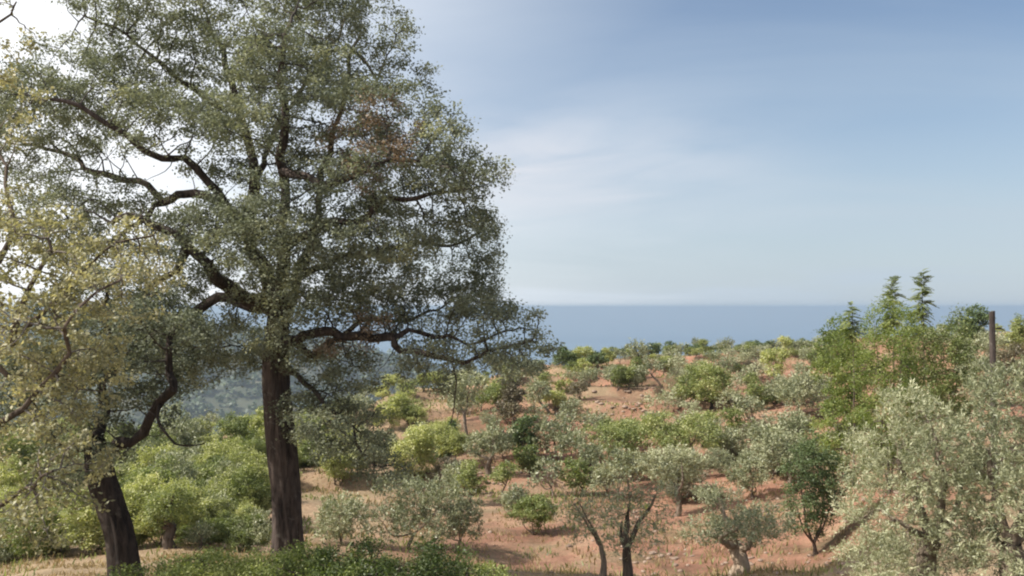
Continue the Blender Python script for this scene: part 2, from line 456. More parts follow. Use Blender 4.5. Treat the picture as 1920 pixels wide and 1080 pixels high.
class Skel:
    def __init__(s):
        s.P, s.par, s.grp, s.rad = [], [], [], []

    def add(s, pts, grp, r0, r1, root=False):
        """append a limb; its first point snaps to the nearest node"""
        n = len(pts)
        start = 0
        if root or not s.P:
            prev = -1
        else:
            A = np.array(s.P)
            prev = int(np.argmin(((A - pts[0]) ** 2).sum(1)))
            start = 1
        for i in range(start, n):
            s.P.append(np.array(pts[i], float))
            s.par.append(prev)
            s.grp.append(grp)
            s.rad.append(r0 + (r1 - r0) * (i / max(1, n - 1)) ** 0.8)
            prev = len(s.P) - 1

    def colonize(s, A, step, kill, iters=160, jit=0.12, up=0.0, r=rng, first=0):
        """grow twigs from the limbs towards the points A"""
        cap = len(s.P) + len(A) * 40
        P = np.zeros((cap, 3))
        n = len(s.P)
        P[:n] = np.array(s.P)
        par = list(s.par)
        grp = list(s.grp)
        nch = np.zeros(cap, int)
        A = np.array(A, float)
        src = P[first:n]
        nd = np.full(len(A), 1e9)
        ni = np.zeros(len(A), int)
        for c in range(0, len(src), 200):
            D = ((A[:, None] - src[None, c:c + 200]) ** 2).sum(2)
            j = D.argmin(1)
            d = D[np.arange(len(A)), j]
            b = d < nd
            nd[b] = d[b]
            ni[b] = j[b] + c + first
        nd = np.sqrt(nd)
        ok = nd > kill
        A, nd, ni = A[ok], nd[ok], ni[ok]
        for it in range(iters):
            if len(A) == 0 or n > cap - 4000:
                break
            u, inv = np.unique(ni, return_inverse=True)
            d = unit(A - P[ni])
            acc = np.zeros((len(u), 3))
            np.add.at(acc, inv, d)
            acc = unit(acc) + r.normal(0, jit, acc.shape)
            acc[:, 2] += up
            live = nch[u] < 3
            new = P[u] + unit(acc) * step
            idx = np.full(len(u), -1)
            k = int(live.sum())
            if k == 0:
                break
            new = new[live]
            P[n:n + k] = new
            nch[u[live]] += 1
            par.extend(u[live].tolist())
            grp.extend([-1] * k)
            keep = live[inv]
            A, nd, ni = A[keep], nd[keep], ni[keep]
            for c in range(0, k, 256):
                D = ((A[:, None] - new[None, c:c + 256]) ** 2).sum(2)
                j = D.argmin(1)
                dd = np.sqrt(D[np.arange(len(A)), j])
                b = dd < nd
                nd[b] = dd[b]
                ni[b] = n + c + j[b]
            n += k
            ok = nd > kill
            A, nd, ni = A[ok], nd[ok], ni[ok]
        s.P = list(P[:n])
        s.par, s.grp = par, grp
        s.rad = s.rad + [0.0] * (n - len(s.rad))

    def finish(s, r_tip=0.006, e=2.3):
        s.P = np.array(s.P)
        s.par = np.array(s.par)
        s.grp = np.array(s.grp)
        g = np.array(s.rad)
        n = len(s.P)
        acc = np.zeros(n)
        cnt = np.zeros(n, int)
        R = np.zeros(n)
        size = np.ones(n, int)
        par = s.par
        for i in range(n - 1, -1, -1):
            R[i] = r_tip if acc[i] == 0 else acc[i] ** (1 / e)
            if g[i] > 0:
                R[i] = g[i]
            p = par[i]
            if p >= 0:
                acc[p] += min(R[i], 0.5) ** e
                size[p] += size[i]
        for i in range(n):                      # a twig is never thicker than what carries it
            p = par[i]
            if p >= 0 and g[i] == 0:
                R[i] = min(R[i], R[p] * 0.85)
        s.R, s.size = R, size
        s.dep = np.zeros(n, int)
        for i in range(n):
            if par[i] >= 0:
                s.dep[i] = s.dep[par[i]] + 1
        # frames carried along the growth
        D = np.zeros((n, 3))
        has = par >= 0
        D[has] = s.P[has] - s.P[par[has]]
        D[~has] = (0, 0, 1)
        D = unit(D)
        U = np.zeros((n, 3))
        order = np.argsort(s.dep, kind='stable')
        bounds = np.searchsorted(s.dep[order], np.arange(s.dep.max() + 2))
        for k in range(s.dep.max() + 1):
            ii = order[bounds[k]:bounds[k + 1]]
            pu = np.where((par[ii] >= 0)[:, None], U[par[ii]], np.array([1.0, 0.02, 0.01]))
            pu = pu - (pu * D[ii]).sum(1, keepdims=True) * D[ii]
            bad = np.linalg.norm(pu, axis=1) < 1e-3
            pu[bad] = np.cross(D[ii][bad], (0.3, 0.5, 0.8))
            U[ii] = unit(pu)
        s.D, s.U = D, U
        s.Vv = np.cross(D, U)
        main = np.full(n, -1)
        for i in range(n):
            p = par[i]
            if p >= 0 and (main[p] < 0 or (s.grp[i] == s.grp[p], R[i]) > (s.grp[main[p]] == s.grp[p], R[main[p]])):
                main[p] = i
        s.main = main
        return s

    def tube(s, name, mask, k, origin, lump=0.0, rmin=0.0):
        ii = np.nonzero(mask & (s.par >= 0) & (s.R >= rmin))[0]
        if len(ii) == 0:
            return None
        a = np.linspace(0, 2 * math.pi, k, endpoint=False)
        ca, sa = np.cos(a)[None, :, None], np.sin(a)[None, :, None]

        def ring(c, U, V_, r):
            rr = r[:, None, None]
            if lump:
                q = fbm(a[None, :] * 1.9 + c[:, 2:3] * 0.4, c[:, 2:3] * 1.7 + c[:, :1] * 1.3 + np.zeros((1, k)), 4, 3)
                rr = rr * (1 + lump * q[:, :, None])
            return c[:, None] + (U[:, None] * ca + V_[:, None] * sa) * rr
        n = len(s.P)
        p = s.par[ii]
        end = ring(s.P[ii], s.U[ii], s.Vv[ii], s.R[ii])
        cont = (s.main[p] == ii) & (s.grp[p] == s.grp[ii])
        r_st = np.where(cont, s.R[p], np.minimum(s.R[ii] * 1.25, s.R[p]))
        Us = np.where(cont[:, None], s.U[p], s.U[ii])
        Vs = np.where(cont[:, None], s.Vv[p], s.Vv[ii])
        st = ring(s.P[p], Us, Vs, r_st)
        V_ = np.concatenate([st, end], 1).reshape(-1, 3) - origin
        b = (np.arange(len(ii)) * 2 * k)[:, None]
        q = np.arange(k)[None]
        q2 = (q + 1) % k
        faces = np.stack([b + q, b + q2, b + k + q2, b + k + q], 2).reshape(-1, 4)
        return mesh_np(name, V_, faces, 4, True)


def leaves(centers, dirs, n, spread, ln, wd, origin, r=rng, upb=0.5, fold=0.0, droop=0.0, tint=None, squash=0.75, vary=0.16):
    """n leaves round each centre"""
    m = len(centers) * n
    C_ = np.repeat(centers, n, 0) + r.normal(0, 1, (m, 3)) * spread * np.array([1, 1, squash])
    nrm = unit(r.normal(0, 1, (m, 3)) + np.array([0, 0, upb * 1.6]))
    ax = r.normal(0, 1, (m, 3)) + np.repeat(dirs, n, 0) * 0.9
    ax[:, 2] -= droop
    ax = unit(ax - (ax * nrm).sum(1, keepdims=True) * nrm)
    sd = np.cross(nrm, ax)
    sc = r.uniform(0.7, 1.3, (m, 1))
    l_, w_ = ln * sc, wd * sc
    v0 = C_ - ax * l_ * 0.5
    v1 = C_ + sd * w_ * 0.5 + nrm * fold * w_ - ax * l_ * 0.05
    v2 = C_ + ax * l_ * 0.5
    v3 = C_ - sd * w_ * 0.5 + nrm * fold * w_ - ax * l_ * 0.05
    V_ = np.stack([v0, v1, v2, v3], 1).reshape(-1, 3) - origin
    tb = np.repeat(r.normal(0, 0.12, len(centers)) if tint is None else tint, n)
    t = 0.45 + tb + r.normal(0, vary, m)
    return V_, np.arange(m * 4).reshape(-1, 4), np.clip(t, 0, 1)


def shoots(centers, dirs, ns, sl_, nl, ln, wd, origin, r=rng, up=0.6, spread=0.05, droop=0.0):
    """feathery shoots of narrow leaves"""
    m = len(centers) * ns
    B = np.repeat(centers, ns, 0) + r.normal(0, spread, (m, 3))
    d = unit(np.repeat(dirs, ns, 0) + r.normal(0, 0.75, (m, 3)) + np.array([0, 0, up]))
    le = sl_ * r.uniform(0.5, 1.25, (m, 1))
    mm = m * nl
    t = np.tile((np.arange(nl) + 0.5) / nl, m)[:, None]
    D = np.repeat(d, nl, 0)
    C_ = np.repeat(B, nl, 0) + D * t * np.repeat(le, nl, 0)
    C_[:, 2] -= droop * (t[:, 0] ** 2) * np.repeat(le, nl, 0)[:, 0]
    sdv = unit(np.cross(D, r.normal(0, 1, (mm, 3))))
    ax = unit(D * 0.8 + sdv * 0.75)
    nrm = unit(np.cross(ax, r.normal(0, 1, (mm, 3))))
    sd = np.cross(nrm, ax)
    sc = r.uniform(0.7, 1.25, (mm, 1))
    v0 = C_
    v1 = C_ + ax * ln * sc * 0.45 + sd * wd * sc * 0.5
    v2 = C_ + ax * ln * sc
    v3 = C_ + ax * ln * sc * 0.45 - sd * wd * sc * 0.5
    V_ = np.stack([v0, v1, v2, v3], 1).reshape(-1, 3) - origin
    tb = np.repeat(np.repeat(r.normal(0, 0.10, len(centers)), ns) + r.normal(0, 0.10, m), nl)
    return V_, np.arange(mm * 4).reshape(-1, 4), np.clip(0.45 + tb + r.normal(0, 0.13, mm), 0, 1)


def in_blob(c, rx, ry, rz, n, r=rng, shell=0.0):
    v = unit(r.normal(0, 1, (n, 3)))
    q = r.uniform(shell ** 3, 1, (n, 1)) ** (1 / 3.0)
    return np.asarray(c) + v * q * np.array([rx, ry, rz])


def pblob(px, py, Y, wpx, hpx, depth, n, r=rng, shell=0.3, clump=1, sig=0.2):
    """attractors in an ellipsoid seen at a photograph pixel, at distance Y"""
    c = at(px, py, Y)
    a = in_blob(c, wpx / F * Y, depth, hpx / F * Y, max(2, n // clump), r, shell)
    if clump > 1:
        a = np.repeat(a, clump, 0) + r.normal(0, sig, (len(a) * clump, 3)) * np.array([1, 1, .7])
    return a


# ------------------------------------------------------------------ ground, sea, far hill
def build_ground():
    b1 = np.radians(np.concatenate([np.arange(-180, -45, 3.0), np.arange(-45, -33, 1.0), np.arange(-33, 33, 0.24),
                                    np.arange(33, 45, 1.0), np.arange(45, 180, 3.0)]))
    rr = np.concatenate([[0.6, 2, 4, 6, 8], np.arange(9, 20, 0.28), np.arange(20, 60, 0.36), np.arange(60, 125, 0.55),
                         np.arange(125, 300, 7), np.geomspace(300, 140000, 80)])
    R_, B_ = np.meshgrid(rr, b1, indexing='ij')
    X, Y = R_ * np.sin(B_), R_ * np.cos(B_)
    Z = ground_z(X, Y)
    V_ = np.stack([X, Y, Z], 2).reshape(-1, 3)
    nb, nr = len(b1), len(rr)
    i = np.arange(nr - 1)[:, None]
    j = np.arange(nb)[None]
    j2 = (j + 1) % nb
    f = np.stack([i * nb + j, (i + 1) * nb + j, (i + 1) * nb + j2, i * nb + j2], 2).reshape(-1, 4)
    f = f[:, ::-1]
    V_ = np.vstack([V_, [[0, 0, -1.7]]])
    me = mesh_np('ground', V_, f, 4, True)
    m, t, out = new_mat('red earth')
    g = N(t, 'ShaderNodeNewGeometry')

    def noise(s, d=5.0, ro=0.55, dis=0.0):
        n_ = N(t, 'ShaderNodeTexNoise', i_Scale=s, i_Detail=d, i_Roughness=ro, i_Distortion=dis)
        L(t, g.outputs['Position'], n_.inputs['Vector'])
        return n_.outputs['Fac']
    big = noise(0.085, 5, 0.6, 0.4)
    mid = noise(0.5, 6, 0.65, 0.3)
    fine = noise(5.0, 6, 0.7)
    grit = noise(17.0, 4, 0.7)
    soil = ramp(t, mid, [(0.30, (0.190, 0.104, 0.070)), (0.52, (0.330, 0.172, 0.114)), (0.75, (0.395, 0.238, 0.165))])
    straw = ramp(t, fine, [(0.3, (0.21, 0.155, 0.090)), (0.7, (0.40, 0.305, 0.200))])
    ms = math_(t, 'ADD', math_(t, 'MULTIPLY', big, 0.75), math_(t, 'MULTIPLY', mid, 0.35))
    ms = ramp(t, ms, [(0.53, 0.0), (0.66, 0.85)])
    c = mixc(t, ms.outputs[0], soil.outputs[0], straw.outputs[0])
    # leaf litter and weeds
    lit = math_(t, 'ADD', math_(t, 'MULTIPLY', noise(0.33, 4, 0.6), 0.6), math_(t, 'MULTIPLY', fine, 0.42))
    lit = ramp(t, lit, [(0.505, 0.0), (0.62, 0.75)])
    c = mixc(t, lit.outputs[0], c, (0.145, 0.125, 0.068))
    # dry pale grass on the near terrace under the trees
    sp = N(t, 'ShaderNodeSeparateXYZ')
    L(t, g.outputs['Position'], sp.inputs[0])
    nearf = ramp(t, math_(t, 'ADD', math_(t, 'DIVIDE', sp.outputs['Y'], 60.0), math_(t, 'MULTIPLY', math_(t, 'SUBTRACT', mid, 0.5), 0.18)),
                 [(0.37, 0.8), (0.45, 0.0)])
    c = mixc(t, nearf.outputs[0], c, straw.outputs[0])
    # the grassier, paler ground of the left-hand grove
    lf = ramp(t, math_(t, 'ADD', math_(t, 'DIVIDE', sp.outputs['X'], 24.0), math_(t, 'MULTIPLY', mid, 0.5)), [(-0.0, 0.62), (0.22, 0.0)])
    c = mixc(t, lf.outputs[0], c, straw.outputs[0])
    dk = ramp(t, noise(0.19, 6, 0.7, 1.0), [(0.36, 0.68), (0.60, 1.12)])
    c = mixc(t, 1.0, c, dk.outputs[0], 'MULTIPLY')
    gv = ramp(t, grit, [(0.25, 0.68), (0.75, 1.25)])
    c = mixc(t, 1.0, c, gv.outputs[0], 'MULTIPLY')
    p = N(t, 'ShaderNodeBsdfPrincipled')
    p.inputs['Roughness'].default_value = 0.95
    p.inputs['Specular IOR Level'].default_value = 0.1
    L(t, c, p.inputs['Base Color'])
    bp = N(t, 'ShaderNodeBump', i_Strength=0.8, i_Distance=0.12)
    L(t, math_(t, 'ADD', fine, math_(t, 'MULTIPLY', grit, 0.4)), bp.inputs['Height'])
    L(t, bp.outputs[0], p.inputs['Normal'])
    L(t, p.outputs[0], out.inputs['Surface'])
    o = link('ground', me, m)
    tag(o, kind='structure')


build_ground()

SEA_Z = -330.0


def build_sea():
    S = 145000.0
    n = 40
    xs = np.linspace(-S, S, n)
    ys = np.linspace(-S, S, n)
    X, Y = np.meshgrid(xs, ys, indexing='ij')
    V_ = np.stack([X, Y, np.full_like(X, SEA_Z)], 2).reshape(-1, 3)
    i = np.arange(n - 1)[:, None]
    j = np.arange(n - 1)[None]
    f = np.stack([i * n + j, (i + 1) * n + j, (i + 1) * n + j + 1, i * n + j + 1], 2).reshape(-1, 4)
    me = mesh_np('sea', V_, f, 4, False)
    m, t, out = new_mat('sea water')
    g = N(t, 'ShaderNodeNewGeometry')
    mp_ = N(t, 'ShaderNodeMapping')
    mp_.inputs['Scale'].default_value = (0.12, 1.0, 1)
    L(t, g.outputs['Position'], mp_.inputs['Vector'])
    n1_ = N(t, 'ShaderNodeTexNoise', i_Scale=0.0006, i_Detail=7.0, i_Roughness=0.65)
    L(t, mp_.outputs[0], n1_.inputs['Vector'])
    r = ramp(t, n1_.outputs['Fac'], [(0.35, (0.040, 0.105, 0.180)), (0.65, (0.095, 0.175, 0.250))])
    n2_ = N(t, 'ShaderNodeTexNoise', i_Scale=0.06, i_Detail=5.0, i_Roughness=0.6)
    L(t, g.outputs['Position'], n2_.inputs['Vector'])
    b = N(t, 'ShaderNodeBump', i_Strength=0.5, i_Distance=1.5)
    L(t, n2_.outputs['Fac'], b.inputs['Height'])
    p = N(t, 'ShaderNodeBsdfPrincipled')
    p.inputs['Roughness'].default_value = 0.34
    p.inputs['IOR'].default_value = 1.33
    p.inputs['Specular IOR Level'].default_value = 0.35
    L(t, r.outputs[0], p.inputs['Base Color'])
    L(t, b.outputs[0], p.inputs['Normal'])
    L(t, p.outputs[0], out.inputs['Surface'])
    o = link('sea', me, m)
    tag(o, kind='structure')


build_sea()


def far_hill_z(x, y):
    """wooded headland beyond the olive grove, down on the left"""
    x = x / 2.3
    y = y / 2.3
    crest = -12 - 0.055 * np.maximum(x + 420, 0) - 0.00026 * np.maximum(x + 420, 0) ** 2
    crest = crest + 16 * fbm(x / 170.0, y / 170.0, 31, 4)
    d = y - 900.0
    return 2.3 * (crest - np.where(d < 0, 0.00045 * d * d, 0.0010 * d * d) + 7 * fbm(x / 45.0, y / 60.0, 37, 3))


def build_far_hill():
    K = 2.3
    xs = np.linspace(-900, 160, 130) * K
    ys = np.linspace(430, 1250, 90) * K
    X, Y = np.meshgrid(xs, ys, indexing='ij')
    Z = far_hill_z(X, Y)
    edge = np.maximum(smooth(-780 * K, -900 * K, X), smooth(60 * K, 160 * K, X))
    Z = Z - 400 * edge
    V_ = np.stack([X, Y, np.maximum(Z, -372)], 2).reshape(-1, 3)
    n, k = len(ys), len(xs)
    i = np.arange(k - 1)[:, None]
    j = np.arange(n - 1)[None]
    f = np.stack([i * n + j, (i + 1) * n + j, (i + 1) * n + j + 1, i * n + j + 1], 2).reshape(-1, 4)
    me = mesh_np('far_hill', V_, f, 4, True)
    m, t, out = new_mat('hill soil')
    g = N(t, 'ShaderNodeNewGeometry')
    n_ = N(t, 'ShaderNodeTexNoise', i_Scale=0.012, i_Detail=6.0)
    L(t, g.outputs['Position'], n_.inputs['Vector'])
    r = ramp(t, n_.outputs['Fac'], [(0.35, (0.030, 0.040, 0.022)), (0.62, (0.075, 0.080, 0.045)), (0.75, (0.17, 0.14, 0.09))])
    p = N(t, 'ShaderNodeBsdfPrincipled')
    p.inputs['Roughness'].default_value = 0.95
    L(t, r.outputs[0], p.inputs['Base Color'])
    L(t, p.outputs[0], out.inputs['Surface'])
    tag(link('far_hill', me, m), kind='structure')
    # its wood: clumps of leaves for each crown, thinner where the ground is open
    r_ = np.random.default_rng(91)
    n_tree = 7600
    x = r_.uniform(-760, 90, n_tree) * K
    y = r_.uniform(560, 960, n_tree) * K
    z = far_hill_z(x, y)
    ok = (z > -320) & (fbm(x / 130.0, y / 130.0, 63, 3) + r_.normal(0, .12, n_tree) > -.22)
    c = np.stack([x, y, z], 1)[ok][:4300]
    h = r_.uniform(6, 17, len(c))
    cc = np.repeat(c, 5, 0)
    hh = np.repeat(h, 5)
    cc = cc + r_.normal(0, 1, cc.shape) * (hh[:, None] * np.array([0.34, 0.34, 0.20])) + np.stack([0 * hh, 0 * hh, hh * 0.55], 1)
    V2, f2, t2 = leaves(cc, np.zeros_like(cc), 3, 2.4, 7.5, 6.0, np.zeros(3), r_, upb=0.8,
                        tint=np.repeat(r_.normal(0, 0.22, len(c)), 5))
    o = link('distant_wood', mesh_np('distant_wood', V2, f2, 4, False, t2), M['wood_far'])
    tag(o, 'dark wood covering the hazy blue hillside far behind the oaks', 'forest', kind='stuff')


build_far_hill()


def build_haze():
    x0, x1, y0, y1, z0, z1 = -152000, 152000, -152000, 152000, -420, 14.0
    V_ = np.array([(x, y, z) for x in (x0, x1) for y in (y0, y1) for z in (z0, z1)], float)
    f = np.array([(0, 1, 3, 2), (4, 6, 7, 5), (0, 4, 5, 1), (2, 3, 7, 6), (0, 2, 6, 4), (1, 5, 7, 3)])
    me = mesh_np('haze', V_, f, 4)
    m, t, out = new_mat('haze air')
    v = N(t, 'ShaderNodeVolumePrincipled')
    v.inputs['Color'].default_value = (0.375, 0.465, 0.565, 1)
    v.inputs['Density'].default_value = 0.00019
    v.inputs['Anisotropy'].default_value = 0.15
    L(t, v.outputs[0], out.inputs['Volume'])
    tag(link('haze', me, m), 'thin blue sea haze filling the air', 'haze', kind='stuff')


build_haze()


# ------------------------------------------------------------------ the big oak
def merged(parts):
    V_, f_, t_, o = [], [], [], 0
    for v, f, t in parts:
        V_.append(v)
        f_.append(f + o)
        t_.append(t)
        o += len(v)
    return np.vstack(V_), np.vstack(f_), np.concatenate(t_)


def trunk_mesh(name, pts, radii, origin, k=44, furrow=0.19, flare=0.45, seed=1):
    """a thick trunk with lengthwise furrows and a flared foot"""
    C_ = curve(pts, 0.09)
    n = len(C_)
    T = unit(np.gradient(C_, axis=0))
    u = np.cross(T, np.array([0, 1.0, 0.0]))
    u = unit(u)
    v = np.cross(T, u)
    s = np.linspace(0, 1, n)
    r = np.interp(s, np.linspace(0, 1, len(radii)), radii)
    hgt = C_[:, 2] - C_[0, 2]
    r = r * (1 + flare * np.exp(-np.maximum(hgt, 0) / 0.35))
    a = np.linspace(0, 2 * math.pi, k, endpoint=False)
    A, H = np.meshgrid(a, hgt, indexing='xy')
    big = fbm(np.cos(A) * 1.1 + seed * 5, np.sin(A) * 1.1 + H * 0.5, seed, 2)
    fur = np.abs(fbm(np.cos(A) * 4.2 + H * 0.25, np.sin(A) * 4.2 + H * 0.55, seed + 9, 3))
    rr = r[:, None] * (1 + 0.32 * big - furrow * (1 - smooth(0.0, 0.22, fur)))
    V_ = C_[:, None] + u[:, None] * np.cos(A)[:, :, None] * rr[:, :, None] + v[:, None] * np.sin(A)[:, :, None] * rr[:, :, None]
    i = np.arange(n - 1)[:, None]
    j = np.arange(k)[None]
    j2 = (j + 1) % k
    f = np.stack([i * k + j, i * k + j2, (i + 1) * k + j2, (i + 1) * k + j], 2).reshape(-1, 4)
    return mesh_np(name, V_.reshape(-1, 3) - origin, f, 4, True)


def big_tree(name, label, cat, Y0, trunk_px, trunk_r, limbs_px, blobs, step, kill, mats, leaf, dens, seed, up=0.02,
             blob_depth=1.6, dry=None, leaf_size_max=4, base_sink=0.25, tube_lump=0.5, group=None, clump=(20, 0.25), rtip=0.0075):
    r = np.random.default_rng(seed)
    tp = [at(px, py, Y0 + dy) for px, py, dy in trunk_px]
    b = tp[0].copy()
    b[2] = float(ground_z(b[0], b[1]))
    if trunk_px[0][1] < 1075:
        tp[0][2] = min(tp[0][2], b[2])
    tp[0][2] -= base_sink
    root = empty(name, b, label, cat, group)
    sk = Skel()
    tc = curve(tp, 0.2)
    sk.add(tc, 0, trunk_r[0], trunk_r[-1], root=True)
    sk.rad[:] = list(np.interp(np.linspace(0, 1, len(tc)), np.linspace(0, 1, len(trunk_r)), trunk_r))
    for gi, (pts, r0, r1) in enumerate(limbs_px):
        w = [at(px, py, Y0 + dy) for px, py, dy in pts]
        w = [w[0]] + [q_ + r.normal(0, 0.085, 3) for q_ in w[1:]]
        sk.add(curve(w, 0.22, 0.06, r), gi + 1, r0 * 1.0, r1 * 0.95)
    nt_ = len(tc)
    A = []
    for (px, py, dy, w, h, d) in blobs:
        n = int(dens * d * w * h / 1000.0 * (Y0 / 18.0) ** 2) + 3
        A.append(pblob(px, py, Y0 + dy, w, h, blob_depth * r.uniform(0.7, 1.2), n, r, 0.3, clump[0], clump[1]))
    A = np.vstack(A)
    sk.colonize(A, step, kill, up=up, r=r, first=int(nt_ * 0.45))
    sk.finish(rtip, 2.2)
    link('trunk', trunk_mesh('trunk', tp, trunk_r, b, seed=seed % 17), mats[0], root)
    for gi in range(len(limbs_px)):
        me = sk.tube('branch', sk.grp == gi + 1, 10, b, tube_lump)
        if me:
            link('branch', me, mats[0], root)
    me = sk.tube('twigs', sk.grp == -1, 5, b, 0.0)
    if me:
        tag(link('twigs', me, mats[1], root), kind='stuff')
    sel = (sk.grp == -1) & (sk.size <= leaf_size_max)
    c, d = sk.P[sel], sk.D[sel]
    if dry is not None:
        isd = np.zeros(len(c), bool)
        for (px, py, w, h) in dry:
            sx = 960 + c[:, 0] / c[:, 1] * F
            sy = EYE - c[:, 2] / c[:, 1] * F
            isd |= (((sx - px) / w) ** 2 + ((sy - py) / h) ** 2 < r.uniform(0.3, 1.25, len(c))) & (r.uniform(0, 1, len(c)) < 0.6)
        if isd.any():
            V_, f, t = leaf(c[isd], d[isd], b, r)
            tag(link('dead_foliage', mesh_np('dead_foliage', V_, f, 4, False, t), M['oak_dry'], root), 'dry brown leaves on the right side of the crown', kind='stuff')
        c, d = c[~isd], d[~isd]
    V_, f, t = leaf(c, d, b, r)
    tag(link('crown', mesh_np('crown', V_, f, 4, False, t), mats[2], root), kind='stuff')
    print(name, 'nodes', len(sk.P), 'leaf nodes', len(c), 'leaves', len(f))
    return root


OAK_TRUNK = [(541, 1018, 0), (538, 960, 0), (532, 880, 0), (523, 790, 0), (517, 710, 0), (519, 640, 0), (523, 585, 0), (521, 545, .05)]
OAK_R = [.30, .28, .27, .265, .255, .24, .22, .19]
OAK_LIMBS = [
    ([(520, 560, 0), (492, 510, .2), (474, 465, .3), (468, 420, .3), (482, 370, .2), (470, 300, .5), (440, 210, .8), (420, 110, 1.0), (400, 30, 1.2)], .17, .045),
    ([(524, 565, 0), (540, 500, -.5), (535, 430, -.8), (528, 370, -.9), (530, 310, -1.0), (518, 230, -1.2), (520, 140, -1.3), (545, 50, -1.5)], .15, .04),
    ([(532, 600, 0), (552, 570, .2), (575, 510, .6), (600, 440, 1.0), (590, 350, 1.6), (620, 260, 2.0), (650, 160, 2.2), (670, 80, 2.4)], .12, .035),
    ([(515, 560, 0), (470, 555, -.4), (430, 535, -.7), (395, 520, -.9), (350, 470, -1.2), (300, 430, -1.5), (240, 405, -1.7), (180, 395, -1.8)], .19, .05),
    ([(516, 575, 0), (460, 568, .3), (415, 566, .5), (365, 578, .8), (320, 598, 1.0), (285, 630, 1.2)], .16, .05),
    ([(470, 440, .3), (420, 385, .6), (360, 350, .9), (310, 365, 1.2), (265, 345, 1.5), (215, 330, 1.7), (160, 315, 1.9), (110, 285, 2.0), (50, 260, 2.2)], .12, .035),
    ([(468, 420, .3), (400, 350, -.5), (340, 300, -1.0), (280, 285, -1.5), (220, 250, -1.8), (150, 215, -2.0), (90, 200, -2.2)], .10, .03),
    ([(300, 365, 1.2), (270, 390, 1.1), (235, 430, .9), (180, 450, .8), (120, 460, .8)], .07, .025),
    ([(545, 460, -.6), (600, 430, -1.2), (650, 405, -1.6), (710, 385, -1.8), (770, 385, -1.8), (830, 360, -1.6), (890, 350, -1.5)], .10, .028),
    ([(530, 320, -1.0), (575, 332, -1.4), (625, 335, -1.8), (690, 310, -2.0), (750, 300, -2.1), (820, 300, -2.2)], .08, .025),
    ([(560, 520, .3), (640, 480, .9), (720, 460, 1.3), (800, 470, 1.5), (870, 450, 1.6), (910, 400, 1.6)], .08, .022),
    ([(540, 650, -.1), (585, 640, -.5), (630, 625, -.8), (680, 632, -1.0), (730, 635, -1.2), (765, 650, -1.3), (800, 678, -1.4), (838, 690, -1.4), (880, 680, -1.4), (940, 665, -1.4), (1000, 655, -1.4)], .115, .03),
    ([(735, 640, -1.2), (780, 622, -1.1), (830, 622, -1.0), (870, 640, -.9), (930, 615, -.9), (985, 620, -.9)], .06, .02),
    ([(560, 650, -.2), (590, 670, .3), (620, 630, .6), (680, 600, 1.0), (760, 590, 1.2), (850, 560, 1.3)], .08, .02),
    ([(545, 690, -.1), (575, 720, -.5), (605, 750, -.8), (640, 790, -1.0), (675, 830, -1.1), (705, 870, -1.2)], .06, .018),
    ([(840, 690, -1.4), (858, 720, -1.4), (862, 770, -1.4)], .02, .008),
    ([(480, 360, .2), (520, 260, 1.2), (560, 180, 1.8), (600, 100, 2.2), (640, 40, 2.5)], .07, .025),
    ([(440, 210, .8), (360, 170, .6), (290, 120, .4), (210, 60, .2), (150, 20, 0)], .06, .02),
    ([(670, 90, 2.4), (700, 150, 1.8), (735, 120, 1.4), (740, 60, 1.2)], .04, .012),
    ([(345, 470, -1.2), (315, 500, -1.2), (290, 535, -1.1), (262, 560, -1.0), (236, 600, -.9)], .085, .045),
    ([(285, 630, 1.2), (330, 650, 1.0), (390, 655, .8), (440, 640, .6)], .045, .015),
]
